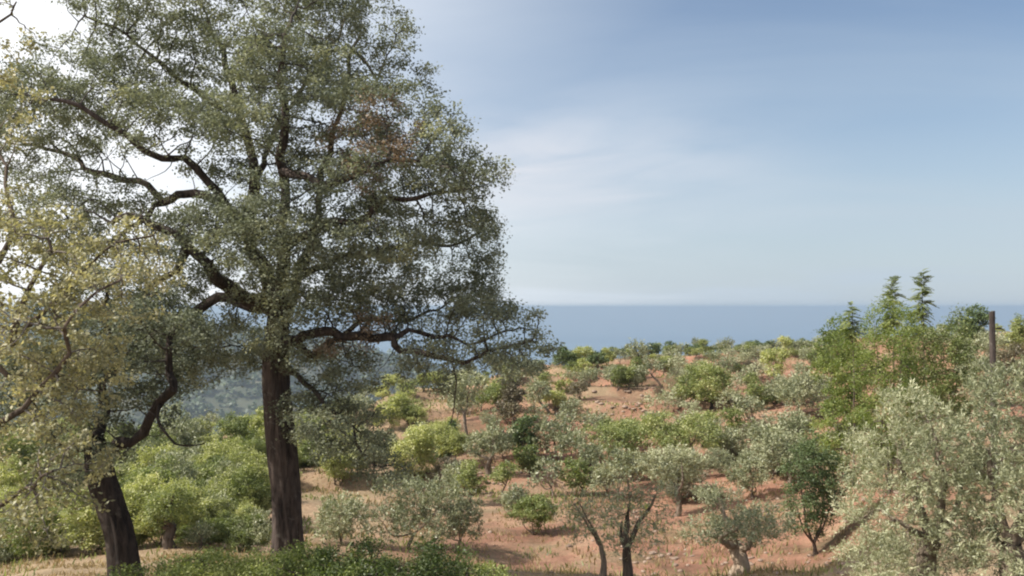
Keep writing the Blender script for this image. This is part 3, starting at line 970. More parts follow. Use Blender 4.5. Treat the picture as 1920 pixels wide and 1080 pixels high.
# px, row, dy, half width, half height, density
OAK_BLOBS = [
    (480, -20, 0, 190, 60, .8), (300, 35, .4, 120, 60, .9), (128, 78, 0, 48, 34, .8), (215, 20, 0, 75, 40, .8), (600, 50, .5, 90, 75, .9),
    (728, 48, 1.2, 30, 36, .9), (745, 160, 1.0, 48, 38, .8), (640, 120, 1.2, 95, 70, .8), (530, 130, -1.4, 110, 75, 1.0), (390, 130, .8, 120, 75, 1.0),
    (230, 170, 0, 120, 60, .9), (95, 195, -.5, 105, 62, 1.2), (10, 235, 1, 90, 75, 1.0), (480, 230, -1.6, 110, 65, .9), (670, 235, -.8, 90, 75, 1.0),
    (310, 235, -1.2, 100, 50, .8), (800, 255, -1.2, 62, 52, .9), (828, 308, -1.8, 80, 50, 1.1), (872, 345, -1.5, 42, 48, 1.0), (740, 325, -2.0, 95, 60, 1.1),
    (590, 300, 1.2, 80, 55, .8), (893, 415, 1.2, 32, 44, .9), (845, 400, -1.0, 75, 52, .55), (850, 480, 1.2, 75, 55, .55), (720, 450, -1.4, 110, 70, .9),
    (885, 550, 1.0, 75, 55, .7), (615, 470, -1.5, 120, 70, 1.0), (395, 425, -1.6, 120, 50, 1.0), (520, 420, -2.2, 120, 62, 1.0), (600, 560, -1.2, 70, 55, .9),
    (690, 560, -.6, 110, 60, 1.0), (800, 560, .8, 90, 45, .7), (928, 600, -1.0, 72, 48, .9), (992, 655, -1.4, 32, 36, 1.1), (900, 672, -1.4, 120, 28, .9),
    (700, 640, .2, 90, 30, .5), (460, 540, -1.2, 60, 45, .6), (160, 385, -.4, 110, 45, .8), (60, 320, 1.0, 70, 45, .6), (370, 500, -1.2, 85, 40, .8),
    (310, 590, 1.0, 80, 30, .8), (385, 632, .8, 100, 46, 2.0), (335, 668, .8, 60, 36, 1.6), (430, 690, .9, 50, 26, 1.0), (600, 715, -.8, 55, 55, .9), (605, 780, -1.0, 52, 52, 1.0),
    (655, 820, -1.1, 52, 52, 1.0), (703, 868, -1.2, 34, 40, .9), (120, 465, 1.0, 110, 55, .7), (240, 450, .8, 80, 40, .5), (440, 330, 1.2, 60, 40, .45),
    (150, 270, 1.6, 100, 35, .5), (560, 640, -.8, 45, 35, .6), (760, 690, -1.2, 60, 30, .4), (640, 670, .5, 60, 40, .5), (700, 380, 1.0, 90, 50, .6),
]


def oak_leaf(c, d, o, r):
    return leaves(c, d, 66, 0.105, 0.058, 0.036, o, r, upb=0.8, fold=0.12, squash=0.65, vary=0.07)


big_tree('oak_tree', 'tall spreading evergreen oak with thick furrowed trunk rising behind the low hedge', 'tree', 18.4, OAK_TRUNK, OAK_R, OAK_LIMBS,
         OAK_BLOBS, 0.17, 0.24, (M['bark'], M['twig'], M['oak']), oak_leaf, 68.0, 11, dry=[(698, 262, 92, 92), (640, 640, 60, 30), (690, 610, 40, 25)])

# ------------------------------------------------------------------ the dark leaning oak on the left
LO_TRUNK = [(240, 1068, 0), (226, 1010, 0), (209, 950, 0), (192, 900, 0), (182, 855, 0), (178, 825, 0)]
LO_LIMBS = [
    ([(190, 860, 0), (225, 842, -.1), (262, 805, -.2), (292, 765, -.3), (312, 720, -.3), (322, 690, -.3), (318, 650, -.2), (330, 610, 0)], .105, .045),
    ([(186, 840, 0), (160, 825, .2), (125, 815, .4), (80, 790, .6), (30, 770, .8)], .09, .03),
    ([(184, 825, 0), (180, 780, .3), (195, 720, .5), (200, 660, .6), (190, 590, .8), (205, 530, 1.0)], .10, .03),
    ([(290, 770, -.3), (312, 800, -.4), (335, 838, -.5), (370, 855, -.5)], .03, .01),
    ([(195, 700, .5), (240, 680, .6), (265, 640, .8), (270, 590, 1.0), (300, 530, 1.1)], .06, .02),
]
LO_BLOBS = [(195, 770, 0, 55, 45, .8), (240, 690, .3, 75, 50, 1.0), (180, 640, .6, 85, 60, 1.0), (225, 585, .9, 75, 45, .9), (318, 625, -.1, 60, 38, 1.0),
            (110, 700, .8, 90, 60, .8), (195, 835, -.2, 50, 30, .9), (60, 750, .9, 70, 45, .7), (140, 560, 1, 100, 45, .7)]


def lo_leaf(c, d, o, r):
    return leaves(c, d, 64, 0.095, 0.054, 0.034, o, r, upb=0.85, fold=0.12, squash=0.6)


big_tree('oak_tree', 'dark leaning oak with a forked trunk left of the tall oak', 'tree', 14.6, LO_TRUNK, [.25, .235, .22, .21, .20, .14], LO_LIMBS, LO_BLOBS,
         0.15, 0.21, (M['bark_dark'], M['twig'], M['oak']), lo_leaf, 90.0, 23)

# ------------------------------------------------------------------ pale tawny tree at the left edge, nearest
TW_TRUNK = [(-190, 1300, 0), (-175, 1120, 0), (-150, 980, 0), (-130, 880, 0), (-115, 800, 0)]
TW_LIMBS = [
    ([(-125, 850, 0), (-80, 760, 0), (-30, 700, -.1), (25, 640, -.2), (60, 560, -.2), (95, 470, -.1), (120, 420, 0)], .07, .015),
    ([(-130, 880, 0), (-70, 850, -.3), (0, 790, -.5), (50, 725, -.6), (95, 670, -.7), (150, 610, -.7), (210, 540, -.7)], .05, .012),
    ([(-150, 970, 0), (-80, 960, -.1), (0, 950, -.2), (60, 925, -.3), (95, 895, -.3), (110, 870, -.3)], .04, .010),
    ([(-118, 810, 0), (-90, 680, .5), (-40, 560, .8), (0, 450, 1.0), (20, 340, 1.1), (10, 240, 1.2)], .07, .015),
    ([(-118, 800, 0), (-110, 600, .3), (-100, 400, .5), (-70, 220, .6), (-40, 100, .6), (-8, 35, .6), (20, 20, .6)], .07, .008),
    ([(-30, 700, -.1), (60, 690, .2), (130, 700, .4), (190, 740, .5)], .03, .008),
    ([(25, 640, -.2), (110, 560, .3), (180, 480, .5), (250, 450, .6), (290, 440, .6)], .03, .008),
]
TW_BLOBS = [(50, 460, .2, 85, 65, .7), (150, 450, .4, 100, 55, .6), (245, 455, .6, 60, 48, .6), (60, 560, -.1, 100, 70, .8), (180, 555, -.4, 90, 65, .7),
            (265, 510, .3, 45, 40, .5), (50, 690, -.4, 100, 75, .8), (140, 680, .2, 75, 60, .7), (85, 800, -.3, 100, 60, .6), (60, 920, -.2, 85, 60, .5),
            (140, 890, -.3, 70, 50, .5), (20, 1000, -.1, 75, 50, .4), (8, 275, 1.1, 42, 70, .35), (10, 180, .8, 30, 35, .2), (0, 380, 1, 60, 60, .5),
            (14, 24, .6, 14, 9, 2.0), (-60, 600, .3, 60, 150, .5), (-100, 420, .5, 60, 150, .4)]


def tw_leaf(c, d, o, r):
    return leaves(c, d, 22, 0.060, 0.052, 0.030, o, r, upb=0.2, fold=0.15)


big_tree('deciduous_tree', 'thin branched tree with pale tawny leaves at the left edge', 'tree', 10.2, TW_TRUNK, [.16, .14, .12, .10, .09], TW_LIMBS, TW_BLOBS,
         0.085, 0.125, (M['bark_small'], M['twig_grey'], M['tawny']), tw_leaf, 105.0, 31, clump=(7, 0.12), rtip=0.006, blob_depth=1.1, leaf_size_max=4, base_sink=0.3)


# ------------------------------------------------------------------ smaller trees, shrubs
def px_area_leaves(w, h, Y, ln, wd, k):
    s = 910.0 / Y
    return int(k * (w * h * s * s * 0.8) / max(0.35, ln * wd * 0.5 * s * s))


def small_tree(name, label, cat, base, h, w, kind='olive', stem=0.3, tr=0.07, lean=0.0, forks=3, seed=1, k=2.6, group=None, lobes=7, twin=False,
               dist=None, bark=None, squash=1.0, crown_dx=0.0, offset=None, narrow=False):
    """an orchard tree: forked trunk, limbs, twigs, leaves; h and w in metres, stem = share of the height below the crown"""
    r = np.random.default_rng(seed)
    b = np.array(base, float)
    Y = dist or b[1]
    root = empty(name, b, label, cat, group)
    sk = Skel()
    stem = stem * 0.85
    zc0 = h * stem
    top = np.array([lean * w, r.normal(0, .05) * w, zc0])
    cdx = crown_dx * w + lean * w
    if twin:
        starts = [np.array([-0.06 * w, 0, -.15]), np.array([0.07 * w, 0.02 * w, -.15])]
    else:
        starts = [np.array([0, 0, -.15])]
    limbs = 0
    heads = []
    for si, s0 in enumerate(starts):
        e = top * np.array([1, 1, 1.0]) + (s0 - starts[0]) * (2.2 if si else 1.0)
        m_ = (s0 + e) / 2 + r.normal(0, .05, 3) * np.array([w, w, 0]) * 0.6
        pts = curve([b + s0, b + m_, b + e], max(0.08, h * 0.05), tr * 0.12, r)
        sk.add(pts, 0 if si == 0 else 90, tr * 1.25, tr * 0.75, root=True)
        heads.append(e)
    nroot = len(sk.P)
    ch = (h - zc0)
    lob = []
    for q in range(lobes):
        a = r.uniform(0, 2 * math.pi)
        q_ = math.sqrt(r.uniform(0.05, 1)) * 0.34 * w
        zz_ = r.uniform(0.25, 0.80)
        shrink = 1 - 0.45 * max(0, zz_ - 0.45)
        lob.append((np.array([cdx + math.cos(a) * q_ * shrink, math.sin(a) * q_ * shrink, zc0 + ch * zz_]),
                    w * r.uniform(0.20, 0.31), ch * r.uniform(0.20, 0.31) * squash))
    for q in range(forks):
        c, lw, lh = lob[q % lobes]
        hd = heads[q % len(heads)]
        mid_ = (hd + c) / 2 + np.array([0, 0, -0.06 * h]) + r.normal(0, .06, 3) * w
        sk.add(curve([b + hd, b + mid_, b + c], max(0.08, h * 0.05), tr * 0.15, r), q + 1, tr * 0.6, tr * 0.2)
    A = []
    for c, lw, lh in lob:
        A.append(in_blob(b + c, lw, lw, lh, 40, r, 0.45))
    A = np.vstack(A)
    gz = b[2] + 0.05 * h
    A[:, 2] = np.maximum(A[:, 2], gz)
    step = max(0.06, min(h, w) * 0.055)
    sk.colonize(A, step, step * 1.5, iters=60, up=0.05, r=r, first=max(0, nroot - 3 if not twin else 0))
    sk.finish(max(0.004, 0.0022 * h))
    bm_ = bark or (M['bark_olive'] if kind == 'olive' else M['bark_small'])
    for q in (0, 90):
        me = sk.tube('trunk', sk.grp == q, 9, b, 0.45)
        if me:
            link('trunk', me, bm_, root)
    for q in range(forks):
        me = sk.tube('branch', sk.grp == q + 1, 6, b, 0.2)
        if me:
            link('branch', me, bm_, root)
    me = sk.tube('twigs', sk.grp == -1, 3, b)
    if me:
        tag(link('twigs', me, bm_, root), kind='stuff')
    sel = (sk.grp == -1) & (sk.size <= 3)
    c, d = sk.P[sel], sk.D[sel]
    if len(c) == 0:
        c, d = sk.P[-5:], sk.D[-5:]
    pxm = Y / 910.0
    if kind == 'olive':
        ln = max(0.065, 2.6 * pxm)
        wd = max(0.016, 1.05 * pxm)
        tot = px_area_leaves(w, ch, Y, ln, wd, k * 1.7)
        ns, nl = 4, 7
        per = max(1, int(tot / len(c) / nl))
        ns = max(1, min(16, per))
        V_, f, t = shoots(c, d, ns, max(0.22, ln * 2.2), nl, ln, wd, b, r, up=0.45, spread=step * 0.7)
    else:
        ln = max(0.06, 2.1 * pxm)
        wd = max(0.035, 1.35 * pxm)
        tot = px_area_leaves(w, ch, Y, ln, wd, k * 1.7)
        per = max(3, min(60, int(tot / len(c))))
        V_, f, t = leaves(c, d, per, step * 1.0, ln, wd, b, r, upb=0.75, fold=0.12)
    low_ = V_.reshape(-1, 4, 3)[:, :, 2].min(1) < 0.0
    if low_.any():
        V_ = V_.reshape(-1, 4, 3)[~low_].reshape(-1, 3)
        t = t[~low_]
        f = np.arange(len(V_)).reshape(-1, 4)
    tag(link('crown' if cat == 'tree' else 'foliage', mesh_np('crown', V_, f, 4, False, t), M[kind], root), kind='stuff')
    return root, len(f)


NLEAF = 0


def orchard(px, row, top, wpx, kind, label, cat='tree', name=None, **kw):
    """a tree whose foot stands where the photograph shows it"""
    global NLEAF
    p = hit(px, row)
    s = p[1] / F
    if name is None:
        name = {'olive': 'olive_tree', 'green': 'orchard_tree', 'lime': 'orchard_tree', 'fresh': 'orchard_tree', 'dark': 'orchard_tree', 'scrub': 'shrub'}[kind] if cat == 'tree' else 'shrub'
    MARKS.append((px, row, label))
    o, n = small_tree(name, label, cat, p, (row - top) * s, wpx * s, kind, seed=int(px * 7 + row), **kw)
    NLEAF += n
    return o


GO = 'olive trees on the red slope'
GG = 'green trees on the red slope'
GS = 'shrubs on the red slope'
# foot px, foot row, top row, width, kind, label ...
orchard(1176, 1090, 900, 175, 'olive', 'olive tree with dark trunk bending right, at the bottom centre of the slope', stem=.36, tr=.105, forks=4, lobes=8, crown_dx=.10, group=GO, bark=M['bark_small'], k=.8)
orchard(1128, 1086, 918, 120, 'olive', 'slender straight olive just left of the dark bent one', stem=.42, tr=.06, forks=3, group=GO, crown_dx=-.20, k=.8)
orchard(1384, 1078, 918, 205, 'olive', 'old olive with thick pale trunk at the foot of the slope', stem=.34, tr=.20, forks=4, lobes=10, group=GO, k=1.8, bark=M['bark_pale'])
orchard(1268, 968, 842, 118, 'olive', 'olive with upright trunk behind the bent olive', stem=.40, tr=.13, group=GO)
orchard(1000, 1003, 918, 84, 'green', 'small bright green bushy tree on bare red soil', stem=.05, tr=.04, group=GG, lobes=8, k=3.2)
orchard(962, 965, 905, 60, 'olive', 'pale grey shrub beside the small bright green tree', 'shrub', stem=.03, tr=.03, group=GS)
orchard(982, 862, 776, 68, 'dark', 'dense dark green tree with a dark shadow at its foot', stem=.08, tr=.06, group=GG, k=3.4)
orchard(1042, 864, 785, 74, 'olive', 'grey olive right of the dense dark green tree', stem=.25, tr=.12, group=GO)
orchard(1108, 905, 832, 62, 'olive', 'small olive with a black split trunk', stem=.38, tr=.14, group=GO, bark=M['bark_dark'])
orchard(1178, 862, 782, 170, 'green', 'broad flat green tree in the middle of the slope', stem=.22, tr=.08, forks=4, lobes=10, group=GG, squash=.9)
orchard(1285, 885, 772, 150, 'green', 'wide green tree with slanting trunk above the upright olive', stem=.34, tr=.09, forks=4, lobes=9, group=GG, lean=-.06)
orchard(1362, 872, 806, 100, 'olive', 'round pale olive right of the wide green tree', stem=.12, tr=.08, group=GO, lobes=8)
orchard(1412, 935, 848, 100, 'olive', 'grey green olive above the thick pale trunked olive', stem=.15, tr=.08, group=GO, lobes=8)
orchard(1332, 768, 680, 135, 'green', 'large round green tree high on the slope with black shadow', stem=.20, tr=.13, forks=4, lobes=10, group=GG, k=3.2, bark=M['bark_dark'])
orchard(1272, 765, 722, 66, 'olive', 'low grey bush left of the large round green tree', 'shrub', stem=.06, tr=.04, group=GS)
orchard(1500, 796, 690, 116, 'olive', 'olive with a thin dark trunk beside the tall green saplings', stem=.38, tr=.09, forks=3, group=GO, bark=M['bark_dark'])
orchard(1418, 806, 736, 54, 'olive', 'small leaning grey olive below the rubble bank', stem=.34, tr=.10, lean=-.15, group=GO)
orchard(1243, 727, 672, 46, 'olive', 'leaning half bare olive near the ridge', stem=.5, tr=.10, lean=-.45, group=GO, k=1.3)
orchard(1198, 692, 640, 36, 'olive', 'stump like dark upright olive on the ridge', stem=.45, tr=.14, group=GO, bark=M['bark_dark'], k=1.8)
orchard(1034, 778, 712, 56, 'olive', 'leaning olive with bent dark trunk under the oak branch tip', stem=.42, tr=.11, lean=-.4, group=GO)
orchard(1086, 752, 712, 40, 'scrub', 'brown bare shrub near the oak branch tip', 'shrub', stem=.15, tr=.06, group=GS, k=1.5)
orchard(1058, 738, 712, 34, 'lime', 'small yellow bush left of the brown bare shrub', 'shrub', stem=.03, tr=.03, group=GS, k=3)
orchard(880, 830, 700, 82, 'olive', 'tall thin leaning olive under the long oak branch', stem=.5, tr=.12, lean=-.12, group=GO)
orchard(918, 892, 782, 84, 'olive', 'grey olive with short pale trunk left of dense dark green tree', stem=.34, tr=.15, group=GO)
orchard(970, 792, 700, 74, 'scrub', 'brownish grey bush hanging below the oak branch end', 'shrub', stem=.08, tr=.06, group=GS)
orchard(938, 775, 706, 70, 'green', 'fresh green tree left of the brownish grey bush', stem=.15, tr=.06, group=GG)
orchard(782, 905, 790, 104, 'lime', 'large rounded yellow green bush right of the oak trunk', 'shrub', stem=.02, tr=.05, group=GS, lobes=11, k=3.4)
orchard(838, 868, 786, 46, 'dark', 'narrow dark cypress like bush against the yellow green bush', 'shrub', stem=.03, tr=.04, group=GS, k=3.2)
orchard(728, 808, 736, 56, 'lime', 'bright yellow bush at the edge of the grove', 'shrub', stem=.05, tr=.04, group=GS, k=3)
orchard(775, 1030, 898, 195, 'olive', 'wide many stemmed grey olive just behind the hedge', stem=.22, tr=.06, forks=5, lobes=12, group=GO, twin=True, k=2.5)
orchard(850, 1035, 940, 86, 'olive', 'drooping olive with curved stem at the edge of the bare earth', stem=.28, tr=.05, lean=.15, group=GO)
orchard(640, 1020, 930, 120, 'olive', 'pale low olive beside the foot of the tall oak', 'shrub', stem=.05, tr=.05, group=GS, lobes=9)
orchard(882, 945, 862, 58, 'green', 'small green tree above the bare red earth', stem=.2, tr=.05, group=GG)
orchard(700, 900, 800, 80, 'olive', 'greyish olive behind the hanging oak foliage', stem=.2, tr=.08, group=GO)
orchard(630, 905, 815, 90, 'lime', 'yellow green bush just right of the tall oak trunk', 'shrub', stem=.04, tr=.05, group=GS, k=3)
orchard(1530, 1042, 805, 125, 'dark', 'tall dark green leafy tree at the foot of the saplings', stem=.10, tr=.07, forks=4, lobes=12, group=GG, k=3.2)
orchard(1478, 905, 818, 110, 'olive', 'pale olive left of the tall dark green tree', stem=.25, tr=.09, group=GO, lobes=8)
orchard(1585, 900, 585, 118, 'fresh', 'tall light green tree with loose upright shoots', stem=.03, tr=.05, forks=4, lobes=17, group=GG, k=3.2)
orchard(1668, 925, 545, 140, 'fresh', 'tallest leafy green tree right of centre below two spires', stem=.03, tr=.06, forks=4, lobes=20, group=GG, k=3.2)
orchard(1758, 880, 585, 135, 'green', 'light green tree with reddish shoots left of the wooden post', stem=.03, tr=.06, forks=4, lobes=17, group=GG, k=2.8)
orchard(1455, 728, 655, 58, 'lime', 'yellowish small tree on the upper slope by the rubble', stem=.25, tr=.06, group=GG)
orchard(1560, 720, 620, 80, 'green', 'green tree on the ridge left of the spire shoots', stem=.1, tr=.06, group=GG)
orchard(1818, 652, 578, 82, 'dark', 'dark spiky bush on the skyline left of the post', 'shrub', stem=.02, tr=.04, group=GS, k=3)
orchard(1912, 668, 585, 70, 'green', 'green bush on the skyline right of the post', 'shrub', stem=.02, tr=.04, group=GS, k=3)
orchard(1768, 660, 612, 66, 'olive', 'grey bush on the ridge behind the light green tree', 'shrub', stem=.05, tr=.04, group=GS)
orchard(1845, 690, 625, 80, 'olive', 'pale grey bush at the ridge just left of the post', 'shrub', stem=.04, tr=.04, group=GS)
orchard(1795, 690, 630, 70, 'green', 'green bush on the bank between spires and post', 'shrub', stem=.04, tr=.04, group=GS)
orchard(1890, 735, 640, 90, 'scrub', 'dry brown bush behind the wooden post', 'shrub', stem=.04, tr=.05, group=GS)
orchard(1836, 770, 650, 80, 'olive', 'greyish tree just left of the wooden post', stem=.15, tr=.06, group=GO)
# between the two oak trunks and at the far left
orchard(322, 1028, 905, 110, 'green', 'green tree with stout brown trunk between the two oaks', stem=.35, tr=.16, group=GG, lobes=8)
orchard(376, 1030, 985, 44, 'olive', 'little grey sapling bush near the stout brown trunk', 'shrub', stem=.2, tr=.05, group=GS)
orchard(440, 985, 850, 150, 'lime', 'large yellow green bush against the left side of the oak trunk', 'shrub', stem=.04, tr=.06, group=GS, lobes=12, k=3)
orchard(270, 1000, 880, 105, 'lime', 'yellow green tree right of the dark leaning trunk', stem=.12, tr=.06, group=GG, lobes=9)
orchard(440, 872, 780, 120, 'green', 'rounded green tree on the far edge between the oaks', stem=.06, tr=.07, group=GG, lobes=9, k=3)
orchard(350, 868, 795, 70, 'olive', 'greyish olive under the thin hanging oak twig', stem=.2, tr=.08, group=GO)
orchard(270, 885, 790, 110, 'green', 'green tree seen under the dark forked limb', stem=.08, tr=.07, group=GG, lobes=9)
orchard(415, 920, 850, 80, 'olive', 'soft grey olive left of the large yellow green bush', stem=.1, tr=.07, group=GO)
orchard(484, 862, 762, 56, 'lime', 'narrow yellow green tree touching the oak trunk', stem=.08, tr=.06, group=GG)
orchard(60, 1000, 900, 150, 'lime', 'bright yellow green bush below the tawny branches', 'shrub', stem=.03, tr=.05, group=GS, lobes=10, k=3)
orchard(130, 985, 860, 110, 'olive', 'grey olive behind the dark leaning trunk', stem=.2, tr=.08, group=GO)
orchard(20, 890, 800, 120, 'green', 'green tree at the far left beyond the tawny branches', stem=.08, tr=.07, group=GG)
orchard(150, 880, 790, 110, 'green', 'green tree beyond the leaning oak fork', stem=.08, tr=.07, group=GG)
orchard(585, 868, 775, 80, 'green', 'green tree behind the tall oak trunk on its right', stem=.08, tr=.07, group=GG)
orchard(660, 800, 745, 90, 'olive', 'hazy grey olive on the far edge right of the oak', stem=.1, tr=.08, group=GO)
orchard(1066, 690, 650, 50, 'dark', 'dark rounded tree against the sea beside the oak branch', stem=.06, tr=.08, group=GG, k=3)
orchard(1122, 688, 656, 52, 'dark', 'dark low tree against the sea left of the stump like olive', stem=.04, tr=.08, group=GG, k=3)
print('orchard leaves', NLEAF)


# ------------------------------------------------------------------ near olives on the right
def near_olive(px, Y, top, row, wpx, label, seed, blobs, trunk_px, limbs):
    r = np.random.default_rng(seed)
    p0 = ray(px, row) * Y
    b = np.array([p0[0], p0[1], float(ground_z(p0[0], p0[1]))])
    root = empty('olive_tree', b, label, 'tree', 'near olives at the right edge')
    sk = Skel()
    tp = [b + np.array([0, 0, -.2])] + [at(x, y, Y + dy) for x, y, dy in trunk_px]
    sk.add(curve(tp, 0.12, 0.02, r), 0, .19, .12, root=True)
    nt_ = len(sk.P)
    for gi, pts in enumerate(limbs):
        sk.add(curve([at(x, y, Y + dy) for x, y, dy in pts], 0.14, 0.02, r), gi + 1, .08, .02)
    A = np.vstack([pblob(x, y, Y + dy, w, h, 0.75 * r.uniform(.7, 1.1), int(d * w * h / 25.0), r, 0.4) for x, y, dy, w, h, d in blobs])
    sk.colonize(A, 0.10, 0.15, up=0.06, r=r, first=nt_ - 2)
    sk.finish(0.004)
    link('trunk', sk.tube('trunk', sk.grp == 0, 14, b, 0.5), M['bark_olive'], root)
    for gi in range(len(limbs)):
        me = sk.tube('branch', sk.grp == gi + 1, 7, b, 0.3)
        if me:
            link('branch', me, M['bark_olive'], root)
    tag(link('twigs', sk.tube('twigs', sk.grp == -1, 3, b), M['bark_olive'], root), kind='stuff')
    sel = (sk.grp == -1) & (sk.size <= 3)
    c, d = sk.P[sel], sk.D[sel]
    V_, f, t = shoots(c, d, 5, 0.25, 14, 0.064, 0.0145, b, r, up=0.75, spread=0.05, droop=0.15)
    tag(link('crown', mesh_np('crown', V_, f, 4, False, t), M['olive'], root), kind='stuff')
    print('near olive', len(c), len(f))


near_olive(1735, 13.4, 735, 1125, 260, 'big feathery olive standing left of its twin at the right edge', 51,
           [(1720, 790, 0, 60, 55, 1), (1660, 860, .1, 60, 70, 1), (1740, 870, -.4, 80, 80, 1), (1640, 960, .2, 60, 70, 1), (1710, 970, -.5, 80, 70, 1),
            (1790, 850, .2, 55, 80, 1), (1800, 960, -.1, 60, 70, 1), (1660, 1050, .1, 60, 50, .9), (1740, 1050, .4, 70, 50, .6), (1690, 770, .3, 35, 35, .9), (1630, 1055, .1, 50, 45, 1), (1700, 1075, -.5, 60, 40, 1), (1790, 1050, -.3, 40, 40, .8)],
           [(1738, 1080, 0), (1745, 1010, 0)],
           [[(1745, 1010, 0), (1720, 940, .1), (1690, 880, .1), (1680, 820, .1)], [(1745, 1010, 0), (1770, 930, -.1), (1760, 850, -.2), (1740, 790, 0)],
            [(1745, 1010, 0), (1700, 990, -.3), (1655, 960, -.2)], [(1745, 1010, 0), (1790, 960, .1), (1810, 880, .2)]])
near_olive(1905, 12.6, 690, 1150, 300, 'big feathery olive cut by the right edge of the view', 52,
           [(1880, 770, .2, 60, 60, 1), (1872, 735, .2, 45, 40, 1), (1940, 740, 0, 70, 60, 1), (1850, 850, .3, 55, 70, 1), (1930, 850, -.4, 80, 75, 1), (1860, 950, -.1, 60, 65, 1),
            (1940, 950, -.5, 80, 70, 1), (1890, 1040, .3, 70, 50, .7), (1990, 850, .1, 60, 110, .8), (2010, 980, .1, 60, 80, .6), (1900, 1070, -.5, 60, 40, .9), (1830, 1020, -.2, 40, 50, .9)],
           [(1900, 1080, 0), (1895, 1020, 0)],
           [[(1895, 1020, 0), (1870, 940, .1), (1855, 870, .2), (1870, 800, .2)], [(1895, 1020, 0), (1930, 930, -.2), (1940, 840, -.2), (1935, 760, 0)],
            [(1895, 1020, 0), (1960, 970, .1), (1995, 900, .1)]])


# ------------------------------------------------------------------ copies along the ridge and beyond
def copy_tree(root, loc, s, rz, label, group):
    c = root.copy()
    COL.objects.link(c)
    c.location = [float(v) for v in loc]
    c.scale = s
    c.rotation_euler = (0, 0, rz)
    c['label'] = label
    c['group'] = group
    for ch in root.children:
        d = ch.copy()
        COL.objects.link(d)
        d.parent = c
    return c


RG = 'small trees along the ridge'
r_ = np.random.default_rng(5)
rl = {'green': 'small green tree standing on the ridge line against the sea',
      'olive': 'small grey olive standing along the ridge', 'lime': 'small yellowish bush scattered along the ridge',
      'dark': 'small dark green tree standing on the ridge line'}
proto = {}
spots = []
# ridge line from left to right: px, kind
x = 1050.0
while x < 1600:
    spots.append((x, r_.uniform(96, 112), r_.choice(['green', 'green', 'olive', 'dark'])))
    x += r_.uniform(7, 13)
x = 1600.0
while x < 1960:
    spots.append((x, r_.uniform(80, 108), r_.choice(['green', 'olive', 'lime'])))
    x += r_.uniform(22, 40)
for q in range(26):
    spots.append((r_.uniform(1060, 1560), r_.uniform(78, 100), r_.choice(['green', 'olive', 'lime'])))
for q in range(26):
    spots.append((r_.uniform(660, 1060), r_.uniform(66, 92), r_.choice(['green', 'olive', 'lime', 'lime'])))
for q in range(34):
    spots.append((r_.uniform(-60, 640), r_.uniform(46, 72), r_.choice(['green', 'olive', 'lime', 'green'])))
for q in range(210):
    px_, Y_ = r_.uniform(850, 1570), r_.uniform(42, 88)
    qx, qz = (px_ - 960) / F * Y_, 0
    py_ = EYE - float(ground_z(qx, Y_)) / Y_ * F
    if all(abs(px_ - mx) > 26 or abs(py_ - my) > 17 for mx, my, _l in MARKS) and not (1080 < px_ < 1230 and 735 < py_ < 800) \
            and fbm(px_ / 90.0, Y_ / 9.0, 71, 2) > -.2:
        spots.append((px_, Y_, r_.choice(['olive', 'olive', 'green'])))
COPIES = []
n_ridge = len(spots)
for q in range(80):
    px_, Y_ = r_.uniform(840, 1660), r_.uniform(34, 82)
    if fbm(px_ / 60.0, Y_ / 6.0, 55, 2) > .08:
        spots.append((px_, Y_, r_.choice(['olive', 'olive', 'green', 'scrub', 'scrub'])))
n_slope = len(spots)
for q in range(44):
    spots.append((r_.uniform(-40, 485), r_.uniform(24, 38), r_.choice(['green', 'lime', 'lime', 'olive'])))
for q in range(46):
    spots.append((r_.uniform(-40, 520), r_.uniform(32, 62), r_.choice(['green', 'lime', 'lime', 'olive'])))
for q in range(64):
    px_ = r_.uniform(-60, 860)
    spots.append((px_, r_.uniform(27 if px_ < 480 else 46, 64), r_.choice(['green', 'olive', 'lime', 'lime'])))
slope_l = {'green': 'low green shrub growing among the slope trees', 'olive': 'low grey shrub growing among the slope trees',
           'scrub': 'low dry brown shrub growing among the slope trees'}
under_l = {'green': 'small green shrub of the thicket behind the oak trunks', 'olive': 'small grey shrub of the thicket behind the oak trunks',
           'lime': 'small yellow green shrub of the thicket behind the oak trunks'}
